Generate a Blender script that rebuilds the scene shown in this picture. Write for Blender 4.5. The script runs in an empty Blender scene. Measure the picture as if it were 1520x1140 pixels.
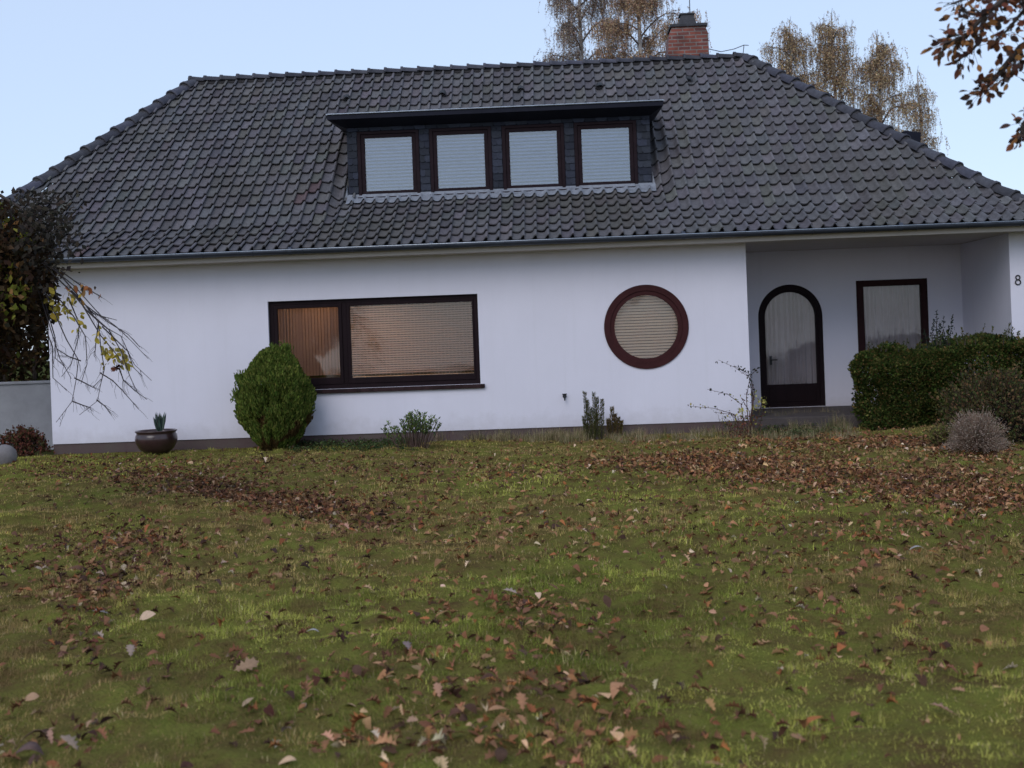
import bpy, bmesh, math, random
import numpy as np
from mathutils import Vector, Matrix
from mathutils.geometry import tessellate_polygon
random.seed(7); rng = np.random.default_rng(7)
S = bpy.context.scene
COL = S.collection
R_ = math.radians

# ------------------------------------------------------------------ camera
PSI, ROLL = R_(1.9), R_(2.1)
F_PX, PX_H, CAM_D, EYE = 1830.0, 505.0, 20.5, 1.56
_Rt = np.array([math.cos(PSI), math.sin(PSI), 0.0]); _Fw = np.array([-math.sin(PSI), math.cos(PSI), 0.0])
_Up = np.array([0, 0, 1.0])
CAM = np.array([0, -CAM_D, EYE])
cam_data = bpy.data.cameras.new('camera'); cam = bpy.data.objects.new('camera', cam_data); COL.objects.link(cam)
cx = _Rt*math.cos(ROLL) - _Up*math.sin(ROLL); cy = _Rt*math.sin(ROLL) + _Up*math.cos(ROLL); cz = -_Fw
m = Matrix(((cx[0], cy[0], cz[0], CAM[0]), (cx[1], cy[1], cz[1], CAM[1]), (cx[2], cy[2], cz[2], CAM[2]), (0, 0, 0, 1)))
cam.matrix_world = m
cam_data.sensor_width = 36; cam_data.lens = 36*F_PX/1520
cam_data.shift_y = -(570-PX_H)/1520
cam_data.clip_end = 2000; cam_data.clip_start = 0.05
cam_data.dof.use_dof = True; cam_data.dof.focus_distance = 15.0; cam_data.dof.aperture_fstop = 3.0
S.camera = cam

def at(px, py, Y):
    """the point of depth Y whose place in the photograph is px, py"""
    dx, dy = px-760, py-PX_H
    u = dx*math.cos(ROLL)-dy*math.sin(ROLL); v = -dx*math.sin(ROLL)-dy*math.cos(ROLL)
    d = _Fw*F_PX+_Rt*u+_Up*v
    return CAM+d*((Y+CAM_D)/d[1])
GZ = -0.08
def gnd(px, py, Z=GZ):
    dx, dy = px-760, py-PX_H
    u = dx*math.cos(ROLL)-dy*math.sin(ROLL); v = -dx*math.sin(ROLL)-dy*math.cos(ROLL)
    d = _Fw*F_PX+_Rt*u+_Up*v
    return CAM+d*((Z-EYE)/d[2])

# ------------------------------------------------------------------ world, sun, exposure
W = bpy.data.worlds.new('World'); S.world = W; W.use_nodes = True
nt = W.node_tree; nt.nodes.clear()
wo = nt.nodes.new('ShaderNodeOutputWorld'); bg = nt.nodes.new('ShaderNodeBackground'); bg2 = nt.nodes.new('ShaderNodeBackground')
sky = nt.nodes.new('ShaderNodeTexSky'); sky.sky_type = 'NISHITA'; sky.sun_disc = False
sky.sun_elevation = R_(38); sky.sun_rotation = R_(200); sky.air_density = 1.0; sky.dust_density = 0.8; sky.ozone_density = 2.0
nt.links.new(sky.outputs[0], bg.inputs[0]); bg.inputs[1].default_value = 0.05
bg2.inputs[0].default_value = (0.47, 0.565, 0.74, 1); bg2.inputs[1].default_value = 1.0
add = nt.nodes.new('ShaderNodeAddShader')
nt.links.new(bg.outputs[0], add.inputs[0]); nt.links.new(bg2.outputs[0], add.inputs[1]); nt.links.new(add.outputs[0], wo.inputs[0])
sl = bpy.data.lights.new('sun', 'SUN'); so = bpy.data.objects.new('sun', sl); COL.objects.link(so)
sl.energy = 1.15; sl.angle = R_(35); sl.color = (1, 0.95, 0.92)
so.rotation_euler = (R_(52), 0, R_(-20))
S.view_settings.view_transform = 'Standard'; S.view_settings.look = 'None'; S.view_settings.gamma = 1
S.view_settings.exposure = 0.0
S.render.engine = 'CYCLES'

# ------------------------------------------------------------------ helpers
def tag(o, label=None, cat=None, group=None, kind=None):
    if label: o['label'] = label
    if cat: o['category'] = cat
    if group: o['group'] = group
    if kind: o['kind'] = kind
    return o
def empty(name, loc, label=None, cat=None, group=None):
    o = bpy.data.objects.new(name, None); COL.objects.link(o); o.location = loc
    o.empty_display_size = 0.2
    return tag(o, label, cat, group)
def link(name, me, mat, parent=None):
    me.name = name
    o = bpy.data.objects.new(name, me); COL.objects.link(o)
    if mat: me.materials.append(mat)
    if parent:
        o.parent = parent
        w = Vector((0, 0, 0)); p = parent
        while p: w += p.location; p = p.parent
        o.location = -w + Vector((0, 0, 0)) if not parent.parent else Vector((0, 0, 0))
    return o
def npmesh(name, V, faces, mat, parent=None, col=None, smooth=False):
    """faces: list of int arrays (n,k)"""
    V = np.asarray(V, dtype=np.float32).reshape(-1, 3)
    me = bpy.data.meshes.new(name)
    me.vertices.add(len(V)); me.vertices.foreach_set('co', V.ravel())
    loops = np.concatenate([np.asarray(f).ravel() for f in faces]).astype(np.int32)
    sizes = np.concatenate([np.full(len(f), np.asarray(f).shape[1]) for f in faces]).astype(np.int32)
    starts = np.concatenate([[0], np.cumsum(sizes)[:-1]]).astype(np.int32)
    me.loops.add(len(loops)); me.loops.foreach_set('vertex_index', loops)
    me.polygons.add(len(sizes)); me.polygons.foreach_set('loop_start', starts)
    try: me.polygons.foreach_set('loop_total', sizes)
    except Exception: pass
    if smooth: me.polygons.foreach_set('use_smooth', np.ones(len(sizes), dtype=bool))
    me.update(calc_edges=True); me.validate()
    if col is not None:
        c = np.ones((len(V), 4), dtype=np.float32); c[:, :3] = np.asarray(col, dtype=np.float32).reshape(-1, 3)
        a = me.color_attributes.new('Col', 'FLOAT_COLOR', 'POINT'); a.data.foreach_set('color', c.ravel())
    return link(name, me, mat, parent)
class MB:
    """collects shapes in world coordinates, builds ONE mesh object"""
    def __init__(s): s.v = []; s.f = []; s.c = []; s.cur = (1, 1, 1)
    def add(s, vs, fs, col=None):
        b = len(s.v); s.v += [tuple(v) for v in vs]; s.f += [tuple(b+i for i in f) for f in fs]
        s.c += [col or s.cur]*len(vs)
    def box(s, x0, x1, y0, y1, z0, z1, col=None, bev=0):
        s.add([(x0, y0, z0), (x1, y0, z0), (x1, y1, z0), (x0, y1, z0), (x0, y0, z1), (x1, y0, z1), (x1, y1, z1), (x0, y1, z1)],
              [(0, 3, 2, 1), (4, 5, 6, 7), (0, 1, 5, 4), (1, 2, 6, 5), (2, 3, 7, 6), (3, 0, 4, 7)], col)
    def tube(s, pts, rad, n=6, col=None, cap=True):
        pts = [Vector(p) for p in pts]
        if not hasattr(rad, '__len__'): rad = [rad]*len(pts)
        rings = []; prev = None
        for i, p in enumerate(pts):
            d = (pts[min(i+1, len(pts)-1)]-pts[max(i-1, 0)])
            if d.length < 1e-6: d = Vector((0, 0, 1))
            d.normalize()
            a = prev if prev else (Vector((0, 0, 1)) if abs(d.z) < .9 else Vector((1, 0, 0)))
            u = d.cross(a)
            if u.length < 1e-4: u = d.cross(Vector((1, 0.3, 0)))
            u.normalize(); w = u.cross(d); prev = w
            rings.append([p+(u*math.cos(2*math.pi*k/n)+w*math.sin(2*math.pi*k/n))*rad[i] for k in range(n)])
        vs = [v for r in rings for v in r]; fs = []
        for i in range(len(rings)-1):
            for k in range(n):
                k2 = (k+1) % n; fs.append((i*n+k, i*n+k2, (i+1)*n+k2, (i+1)*n+k))
        if cap: fs.append(tuple(reversed(range(n)))); fs.append(tuple((len(rings)-1)*n+k for k in range(n)))
        s.add(vs, fs, col)
    def lathe(s, prof, c, n=32, col=None):
        vs = []; fs = []
        for r, z in prof:
            vs += [(c[0]+r*math.cos(2*math.pi*k/n), c[1]+r*math.sin(2*math.pi*k/n), c[2]+z) for k in range(n)]
        for i in range(len(prof)-1):
            for k in range(n):
                k2 = (k+1) % n; fs.append((i*n+k, i*n+k2, (i+1)*n+k2, (i+1)*n+k))
        fs.append(tuple(range(n))[::-1]); fs.append(tuple((len(prof)-1)*n+k for k in range(n)))
        s.add(vs, fs, col)
    def plate(s, outer, holes, y0, y1, col=None):
        """outline and holes given as (x, z) loops; a plate between the depths y0 and y1"""
        loops = [outer]+list(holes)
        tris = tessellate_polygon([[Vector((a, b, 0)) for a, b in l] for l in loops])
        flat = [p for l in loops for p in l]; n = len(flat)
        vs = [(a, y0, b) for a, b in flat]+[(a, y1, b) for a, b in flat]
        fs = []
        for t in tris:
            a, b, c = [flat[i] for i in t]
            ar = (b[0]-a[0])*(c[1]-a[1])-(c[0]-a[0])*(b[1]-a[1])
            t = tuple(t) if ar > 0 else tuple(reversed(t))
            fs.append(t); fs.append(tuple(n+i for i in reversed(t)))
        o = 0
        for l in loops:
            k = len(l)
            for i in range(k):
                a = o+i; b = o+(i+1) % k; fs.append((a, b, n+b, n+a))
            o += k
        s.add(vs, fs, col)
    def build(s, name, mat, parent=None, smooth=False, bevel=0, fixn=True):
        me = bpy.data.meshes.new(name); me.from_pydata([tuple(map(float, v)) for v in s.v], [], s.f); me.update()
        c = np.ones((len(s.v), 4), dtype=np.float32); c[:, :3] = np.array(s.c, dtype=np.float32)
        a = me.color_attributes.new('Col', 'FLOAT_COLOR', 'POINT'); a.data.foreach_set('color', c.ravel())
        if fixn:
            bm = bmesh.new(); bm.from_mesh(me); bmesh.ops.recalc_face_normals(bm, faces=bm.faces); bm.to_mesh(me); bm.free()
        if smooth: me.polygons.foreach_set('use_smooth', np.ones(len(me.polygons), dtype=bool))
        o = link(name, me, mat, parent)
        if bevel:
            b = o.modifiers.new('bevel', 'BEVEL'); b.width = bevel; b.segments = 2; b.limit_method = 'ANGLE'
        return o
def rect(x0, x1, z0, z1): return [(x0, z0), (x1, z0), (x1, z1), (x0, z1)]
def circ(x, z, r, n=64): return [(x+r*math.cos(2*math.pi*k/n), z+r*math.sin(2*math.pi*k/n)) for k in range(n)]
def arch(x0, x1, z0, zs, n=28):
    r = (x1-x0)/2; c = (x0+x1)/2
    return [(x0, z0), (x1, z0)]+[(c+r*math.cos(math.pi*k/n), zs+r*math.sin(math.pi*k/n)) for k in range(n+1)]
def vnoise(P, scale, seed=0):
    """vectorised value noise 0..1 of points (n,2 or 3)"""
    P = np.asarray(P, dtype=np.float64)/scale
    if P.shape[1] == 2: P = np.column_stack([P, np.zeros(len(P))])
    i = np.floor(P).astype(np.int64); f = P-i; f = f*f*(3-2*f)
    def h(a, b, c):
        x = (a*374761393+b*668265263+c*2147483647+seed*974711) & 0xffffffff
        x = ((x ^ (x >> 13))*1274126177) & 0xffffffff
        return ((x ^ (x >> 16)) & 0xffff)/65535.0
    r = 0
    for dx in (0, 1):
        for dy in (0, 1):
            for dz in (0, 1):
                w = (f[:, 0] if dx else 1-f[:, 0])*(f[:, 1] if dy else 1-f[:, 1])*(f[:, 2] if dz else 1-f[:, 2])
                r = r+w*h(i[:, 0]+dx, i[:, 1]+dy, i[:, 2]+dz)
    return r
def rotz(a):
    c, s = np.cos(a), np.sin(a); z = np.zeros_like(a); o = np.ones_like(a)
    return np.stack([np.stack([c, -s, z], -1), np.stack([s, c, z], -1), np.stack([z, z, o], -1)], -2)
def rotx(a):
    c, s = np.cos(a), np.sin(a); z = np.zeros_like(a); o = np.ones_like(a)
    return np.stack([np.stack([o, z, z], -1), np.stack([z, c, -s], -1), np.stack([z, s, c], -1)], -2)
def roty(a):
    c, s = np.cos(a), np.sin(a); z = np.zeros_like(a); o = np.ones_like(a)
    return np.stack([np.stack([c, z, s], -1), np.stack([z, o, z], -1), np.stack([-s, z, c], -1)], -2)
def scatter_arrays(tv, tf, pos, Rm, sc, col):
    tv = np.asarray(tv, float); n = len(pos); k = len(tv)
    sc = np.asarray(sc, float)
    if sc.ndim == 1: sc = np.repeat(sc[:, None], 3, 1)
    V = np.einsum('nij,nkj->nki', Rm, tv[None]*sc[:, None, :])+np.asarray(pos)[:, None, :]
    F = []
    for f in tf:
        f = np.asarray(f); F.append((f[None]+(np.arange(n)*k)[:, None, None]).reshape(-1, f.shape[1]))
    C = np.repeat(np.asarray(col)[:, None, :], k, 1)
    return V.reshape(-1, 3), F, C.reshape(-1, 3)
def merge(parts):
    V = []; C = []; Fs = {}; b = 0
    for v, f, c in parts:
        V.append(v); C.append(c)
        for a in f: Fs.setdefault(a.shape[1], []).append(a+b)
        b += len(v)
    return np.concatenate(V), [np.concatenate(x) for x in Fs.values()], np.concatenate(C)
def pick(cols, n, jit=.18, w=None):
    cols = np.array(cols, float); i = rng.choice(len(cols), n, p=w)
    return cols[i]*(1+rng.normal(0, jit, (n, 1)))*(1+rng.normal(0, jit*.25, (n, 3)))
# leaf templates: base at the origin, pointing along +Y
LEAF4 = ([(0, 0, 0), (.32, .45, .06), (0, 1, -.04), (-.32, .45, .06)], [np.array([[0, 1, 2], [0, 2, 3]])])
SPRAY = ([(0, 0, 0), (.10, .35, .02), (.16, .7, -.02), (.03, 1, 0), (-.12, .75, .03), (-.13, .3, -.02)], [np.array([[0, 1, 4], [0, 4, 5], [1, 2, 4], [2, 3, 4]])])
def oak_template():
    half = [(0, 0), (.03, .12), (.14, .17), (.07, .27), (.24, .38), (.11, .47), (.30, .60), (.16, .68), (.22, .84), (.08, .88), (0, 1.0)]
    mid = [(0, y) for _, y in half]
    vs = []; tf = []
    for (x, y) in half: vs.append((x, y, .35*x*x*4+.05*math.sin(3*y)))
    for (x, y) in half: vs.append((-x, y, .22*x*x*4+.05*math.sin(3*y)))
    for (x, y) in mid: vs.append((0, y, .05*math.sin(3*y)-.01))
    n = len(half)
    for i in range(n-1):
        tf.append((i, i+1, 2*n+i+1, 2*n+i)); tf.append((n+i+1, n+i, 2*n+i, 2*n+i+1))
    return vs, [np.array(tf)]
OAK = oak_template()
def beech_template():
    xs = [0, .16, .27, .30, .24, .12, 0]; ys = [0, .15, .32, .5, .7, .88, 1]
    vs = []; tf = []; n = len(xs)
    for x, y in zip(xs, ys): vs.append((x, y, .25*x-.15*y*y))
    for x, y in zip(xs, ys): vs.append((-x, y, .25*x-.15*y*y))
    for i in range(n-1): tf.append((i, i+1, n+i+1, n+i))
    return vs, [np.array(tf)]
BEECH = beech_template()
def rand_rot(n, tilt=math.pi/2):
    return rotz(rng.uniform(0, 2*math.pi, n)) @ rotx(rng.normal(0, tilt, n)) @ roty(rng.normal(0, tilt, n))
def dir_rot(D, spin=None):
    """rotation that sends +Y to D"""
    D = np.asarray(D, float); D = D/np.linalg.norm(D, axis=1, keepdims=True)
    r = rng.normal(0, 1, D.shape) if spin is None else spin
    X = np.cross(D, r); X /= np.linalg.norm(X, axis=1, keepdims=True)+1e-9
    Z = np.cross(X, D)
    return np.stack([X, D, Z], -1)

# ------------------------------------------------------------------ materials
def mat(name, col=(.5, .5, .5), rough=.7, attr=False, var=0, vscale=5, bump=0, bscale=40, spec=.5, metal=0, trans=0, col2=None, stretch=(1, 1, 1), coat=0, bdist=.01, matte=False):
    M = bpy.data.materials.new(name); M.use_nodes = True; N = M.node_tree; L = N.links
    P = N.nodes['Principled BSDF']; out = N.nodes['Material Output']
    P.inputs['Roughness'].default_value = rough; P.inputs['Metallic'].default_value = metal
    P.inputs['Specular IOR Level'].default_value = spec
    P.inputs['IOR'].default_value = 1.45
    if coat: P.inputs['Coat Weight'].default_value = coat
    tc = N.nodes.new('ShaderNodeTexCoord'); mp = N.nodes.new('ShaderNodeMapping'); mp.inputs['Scale'].default_value = stretch
    L.new(tc.outputs['Object'], mp.inputs[0])
    rgb = N.nodes.new('ShaderNodeRGB'); rgb.outputs[0].default_value = (*col, 1); c = rgb.outputs[0]
    if attr:
        a = N.nodes.new('ShaderNodeAttribute'); a.attribute_name = 'Col'
        mx = N.nodes.new('ShaderNodeMix'); mx.data_type = 'RGBA'; mx.blend_type = 'MULTIPLY'; mx.inputs[0].default_value = 1
        L.new(c, mx.inputs[6]); L.new(a.outputs[0], mx.inputs[7]); c = mx.outputs[2]
    if var or col2:
        n = N.nodes.new('ShaderNodeTexNoise'); n.inputs['Scale'].default_value = vscale; n.inputs['Detail'].default_value = 6; n.inputs['Roughness'].default_value = .65
        L.new(mp.outputs[0], n.inputs[0])
        if col2:
            rp = N.nodes.new('ShaderNodeValToRGB'); rp.color_ramp.elements[0].position = .38; rp.color_ramp.elements[1].position = .66
            L.new(n.outputs[0], rp.inputs[0])
            mx = N.nodes.new('ShaderNodeMix'); mx.data_type = 'RGBA'; L.new(rp.outputs[0], mx.inputs[0]); L.new(c, mx.inputs[6])
            mx.inputs[7].default_value = (*col2, 1); c = mx.outputs[2]
        if var:
            mr = N.nodes.new('ShaderNodeMapRange'); mr.inputs[1].default_value = .25; mr.inputs[2].default_value = .75
            mr.inputs[3].default_value = 1-var; mr.inputs[4].default_value = 1+var; L.new(n.outputs[0], mr.inputs[0])
            mx = N.nodes.new('ShaderNodeVectorMath'); mx.operation = 'SCALE'; L.new(c, mx.inputs[0]); L.new(mr.outputs[0], mx.inputs[3]); c = mx.outputs[0]
    L.new(c, P.inputs['Base Color'])
    if bump:
        n = N.nodes.new('ShaderNodeTexNoise'); n.inputs['Scale'].default_value = bscale; n.inputs['Detail'].default_value = 5
        L.new(mp.outputs[0], n.inputs[0]); b = N.nodes.new('ShaderNodeBump'); b.inputs['Strength'].default_value = bump; b.inputs['Distance'].default_value = bdist
        L.new(n.outputs[0], b.inputs['Height']); L.new(b.outputs[0], P.inputs['Normal'])
    if matte:
        Df = N.nodes.new('ShaderNodeBsdfDiffuse'); L.new(c, Df.inputs[0]); L.new(Df.outputs[0], out.inputs[0])
        if bump: L.new(b.outputs[0], Df.inputs['Normal'])
        P = Df
    if trans:
        t = N.nodes.new('ShaderNodeBsdfTranslucent'); L.new(c, t.inputs[0]); ms = N.nodes.new('ShaderNodeMixShader'); ms.inputs[0].default_value = trans
        L.new((Df if matte else P).outputs[0], ms.inputs[1]); L.new(t.outputs[0], ms.inputs[2]); L.new(ms.outputs[0], out.inputs[0])
    return M
def glass_mat(name, tint=(.9, .92, .92), boost=.6):
    M = bpy.data.materials.new(name); M.use_nodes = True; N = M.node_tree; L = N.links; N.nodes.clear()
    out = N.nodes.new('ShaderNodeOutputMaterial'); t = N.nodes.new('ShaderNodeBsdfTransparent'); t.inputs[0].default_value = (*tint, 1)
    g = N.nodes.new('ShaderNodeBsdfGlossy'); g.inputs['Roughness'].default_value = .03
    fr = N.nodes.new('ShaderNodeFresnel'); fr.inputs[0].default_value = 1.55
    mu = N.nodes.new('ShaderNodeMath'); mu.operation = 'MULTIPLY'; mu.inputs[1].default_value = 2.0*boost; mu.use_clamp = True; L.new(fr.outputs[0], mu.inputs[0])
    n = N.nodes.new('ShaderNodeTexNoise'); n.inputs['Scale'].default_value = 1.3; b = N.nodes.new('ShaderNodeBump'); b.inputs['Strength'].default_value = .08; b.inputs['Distance'].default_value = .05
    L.new(n.outputs[0], b.inputs['Height']); L.new(b.outputs[0], g.inputs['Normal'])
    ms = N.nodes.new('ShaderNodeMixShader'); L.new(mu.outputs[0], ms.inputs[0]); L.new(t.outputs[0], ms.inputs[1]); L.new(g.outputs[0], ms.inputs[2]); L.new(ms.outputs[0], out.inputs[0])
    return M
def brick_mat(name, c1, c2, mortar, bw=.24, bh=.075):
    M = bpy.data.materials.new(name); M.use_nodes = True; N = M.node_tree; L = N.links; P = N.nodes['Principled BSDF']
    tc = N.nodes.new('ShaderNodeTexCoord'); sp = N.nodes.new('ShaderNodeSeparateXYZ'); L.new(tc.outputs['Object'], sp.inputs[0])
    ad = N.nodes.new('ShaderNodeMath'); L.new(sp.outputs[0], ad.inputs[0]); L.new(sp.outputs[1], ad.inputs[1])
    cb = N.nodes.new('ShaderNodeCombineXYZ'); L.new(ad.outputs[0], cb.inputs[0]); L.new(sp.outputs[2], cb.inputs[1])
    b = N.nodes.new('ShaderNodeTexBrick'); L.new(cb.outputs[0], b.inputs[0])
    b.inputs['Scale'].default_value = 1; b.inputs['Brick Width'].default_value = bw; b.inputs['Row Height'].default_value = bh; b.inputs['Mortar Size'].default_value = .011
    b.inputs['Color1'].default_value = (*c1, 1); b.inputs['Color2'].default_value = (*c2, 1); b.inputs['Mortar'].default_value = (*mortar, 1)
    n = N.nodes.new('ShaderNodeTexNoise'); n.inputs['Scale'].default_value = 4; n.inputs['Detail'].default_value = 6
    L.new(tc.outputs['Object'], n.inputs[0])
    mr = N.nodes.new('ShaderNodeMapRange'); mr.inputs[1].default_value = .3; mr.inputs[2].default_value = .7; mr.inputs[3].default_value = .45; mr.inputs[4].default_value = 1.25; L.new(n.outputs[0], mr.inputs[0])
    v = N.nodes.new('ShaderNodeVectorMath'); v.operation = 'SCALE'; L.new(b.outputs[0], v.inputs[0]); L.new(mr.outputs[0], v.inputs[3]); L.new(v.outputs[0], P.inputs['Base Color'])
    bp = N.nodes.new('ShaderNodeBump'); bp.inputs['Strength'].default_value = .6; bp.inputs['Distance'].default_value = .01; bp.invert = True
    L.new(b.outputs['Fac'], bp.inputs['Height']); L.new(bp.outputs[0], P.inputs['Normal']); P.inputs['Roughness'].default_value = .85
    return M

M = {}
M['render'] = mat('white_masonry_paint', (.675, .66, .745), .9, var=.035, vscale=1.2, bump=.35, bscale=90, spec=.25, bdist=.006, stretch=(1, 1, .6))
M['plinth'] = mat('plinth_brown', (.115, .080, .080), .9, var=.3, vscale=3, bump=.5, bscale=30, col2=(.085, .07, .062), spec=.1)
M['slab'] = mat('entrance_slab', (.060, .048, .046), .8, var=.3, vscale=6, bump=.4, bscale=60)
M['soffit'] = mat('soffit_paint', (.50, .45, .42), .7, var=.08, vscale=2)
M['tile'] = mat('roof_tile', (1, 1, 1), .8, attr=True, var=.28, vscale=14, bump=.35, bscale=60, spec=.22)
M['ridge'] = mat('ridge_tile', (.062, .062, .075), .75, attr=True, var=.3, vscale=10, bump=.3, bscale=50, spec=.2)
M['underlay'] = mat('roof_battens', (.03, .028, .03), .9)
M['zinc'] = mat('weathered_zinc', (.05, .058, .08), .5, metal=.5, var=.25, vscale=4)
M['zinc_edge'] = mat('zinc_bead', (.42, .46, .52), .35, metal=.7, var=.2, vscale=8)
M['lead'] = mat('lead_flashing', (.20, .215, .25), .7, metal=.0, var=.35, vscale=9, bump=.8, bscale=14, bdist=.02)
M['slate'] = mat('slate_cladding', (.030, .034, .046), .75, spec=.12, attr=True, var=.25, vscale=20, bump=.2, bscale=60)
M['wood_dark'] = mat('dark_stained_wood', (.012, .006, .008), .6, spec=.12, var=.3, vscale=6, stretch=(1, 1, .1), bump=.1, bscale=60)
M['wood_red'] = mat('red_brown_stained_wood', (.044, .013, .014), .6, spec=.12, var=.25, vscale=8, bump=.1, bscale=50)
M['wood_dormer'] = mat('dormer_frame_wood', (.015, .008, .011), .6, spec=.12, var=.3, vscale=8, bump=.1, bscale=50)
M['dormer_black'] = mat('dormer_fascia', (.012, .013, .022), .6, spec=.12, var=.2, vscale=5)
M['glass'] = glass_mat('window_glass'); M['glass_porch'] = glass_mat('porch_glass', (.92, .92, .93), .45); M['glass_sky'] = glass_mat('dormer_glass', (.88, .92, .96), 1.7)
M['blind_sky_tint'] = mat('sky_tinted_blind', (.30, .40, .64), .7, var=.04, trans=.1)  # dormer blinds: blue of the reflected sky put into the white slats' colour
M['blind_warm'] = mat('cream_blind', (.40, .32, .32), .7, trans=.45)
M['curtain'] = mat('net_curtain', (.66, .61, .63), .9, var=.1, vscale=3, trans=.3)
M['room'] = mat('dark_room', (.06, .05, .045), .9)
M['brick'] = brick_mat('chimney_brick', (.24, .065, .042), (.12, .036, .032), (.20, .16, .145))
M['sillbrick'] = mat('sill_brick', (.028, .015, .016), .8, spec=.2, attr=True, var=.3, vscale=12)
M['soot'] = mat('sooty_concrete', (.045, .045, .052), .85, var=.35, vscale=8, bump=.4)
M['metal_black'] = mat('black_metal', (.02, .02, .022), .45, metal=.3)
M['number'] = mat('number_metal', (.03, .03, .035), .4, metal=.5)
M['pot'] = mat('glazed_pot', (.040, .020, .020), .28, var=.45, vscale=7, coat=.3)
M['soil'] = mat('soil', (.035, .025, .02), .95, bump=.8, bscale=30)
M['foliage'] = mat('foliage', (1, 1, 1), .8, attr=True, trans=.25, spec=.04)
M['dryleaf'] = mat('fallen_leaf', (1, 1, 1), .8, attr=True, trans=.12, spec=.05, var=.2, vscale=60)
M['grass'] = mat('grass_blades', (1, 1, 1), .8, attr=True, trans=.35, matte=True)
M['bark'] = mat('bark', (.055, .042, .036), .9, attr=True, var=.35, vscale=12, bump=.6, bscale=30, stretch=(1, 1, .3))
M['birchbark'] = mat('birch_bark', (.40, .37, .35), .8, attr=True, var=.5, vscale=3, stretch=(1, 1, 3))
M['wallgrey'] = mat('garden_wall_render', (.30, .30, .32), .9, var=.2, vscale=2, bump=.3)
M['stone'] = mat('grey_stone', (.17, .155, .155), .9, var=.25, vscale=6, bump=.5, bscale=20)

# ground material: moss, thatch, bare soil
def lawn_mat():
    X = mat('mossy_soil', (.060, .062, .018), .9, bump=.9, bscale=55, bdist=.03, matte=True); N = X.node_tree; L = N.links
    P = N.nodes['Diffuse BSDF']; tc = N.nodes['Texture Coordinate']
    n1 = N.nodes.new('ShaderNodeTexNoise'); n1.inputs['Scale'].default_value = 2.6; n1.inputs['Detail'].default_value = 12; n1.inputs['Roughness'].default_value = .72
    L.new(tc.outputs['Object'], n1.inputs[0])
    r = N.nodes.new('ShaderNodeValToRGB'); r.color_ramp.elements[0].position = .36; r.color_ramp.elements[0].color = (.105, .068, .030, 1)
    r.color_ramp.elements[1].position = .62; r.color_ramp.elements[1].color = (.150, .155, .034, 1); L.new(n1.outputs[0], r.inputs[0])
    L.new(r.outputs[0], P.inputs[0]); return X
M['lawn'] = lawn_mat()
M['ground'] = mat('far_ground', (.055, .060, .022), .95, var=.3, vscale=.3, matte=True)

# ------------------------------------------------------------------ ground and lawn
def lawn_h(x, y):
    P = np.column_stack([x, y])
    h = .065*(vnoise(P, .27, 1)-.5)+.06*(vnoise(P, .85, 2)-.5)+.05*(vnoise(P, 3.2, 3)-.5)+.045*(vnoise(P, .11, 4)-.5)
    fade = np.clip((-y-.25)/.8, 0.15, 1)
    return GZ+h*fade
g = MB(); g.add([(-400, -60, -.2), (400, -60, -.2), (400, 600, -.2), (-400, 600, -.2)], [(0, 1, 2, 3)])
tag(g.build('ground', M['ground']), kind='structure')
def grid_mesh(name, x0, x1, y0, y1, nx, ny):
    xs = np.linspace(x0, x1, nx); ys = np.linspace(y0, y1, ny); X, Y = np.meshgrid(xs, ys)
    Z = lawn_h(X.ravel(), Y.ravel())
    V = np.column_stack([X.ravel(), Y.ravel(), Z]); i = np.arange(nx*ny).reshape(ny, nx)
    Q = np.column_stack([i[:-1, :-1].ravel(), i[:-1, 1:].ravel(), i[1:, 1:].ravel(), i[1:, :-1].ravel()])
    return npmesh(name, V, [Q], M['lawn'], smooth=True)
tag(grid_mesh('lawn', -16, 13, -24, .0, 900, 740), kind='structure')

# ------------------------------------------------------------------ the house
XL, XR, XA, XB = -8.48, 8.02, 3.235, 7.535      # house ends, alcove ends
ZC = 3.02
house = empty('house', (0, 0, 0), 'white bungalow with dark pantile hip roof, four-window dormer and arched front door', 'house')
w = MB()
w.plate(rect(XL, XA, .09, ZC), [rect(-4.75, -1.23, .855, 2.355), circ(1.555, 1.70, .70)], 0, .28)
w.plate(rect(XA, XB, .13, ZC), [arch(3.80, 4.98, .14, 1.81), rect(5.61, 6.905, .87, 2.42)], 2.40, 2.66)
w.box(XL, XL+.28, .28, 9.0, .0, ZC); w.box(XA-.28, XA, .28, 2.66, .0, ZC)
w.box(XB, XB+.2, .0, 2.66, .0, ZC); w.box(XB+.2, XR, .0, .28, .0, ZC); w.box(XR-.28, XR, .28, 9.0, .0, ZC)
w.box(XL+.28, XR-.28, 8.72, 9.0, 0, ZC)
w.build('wall', M['render'], house)
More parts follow.
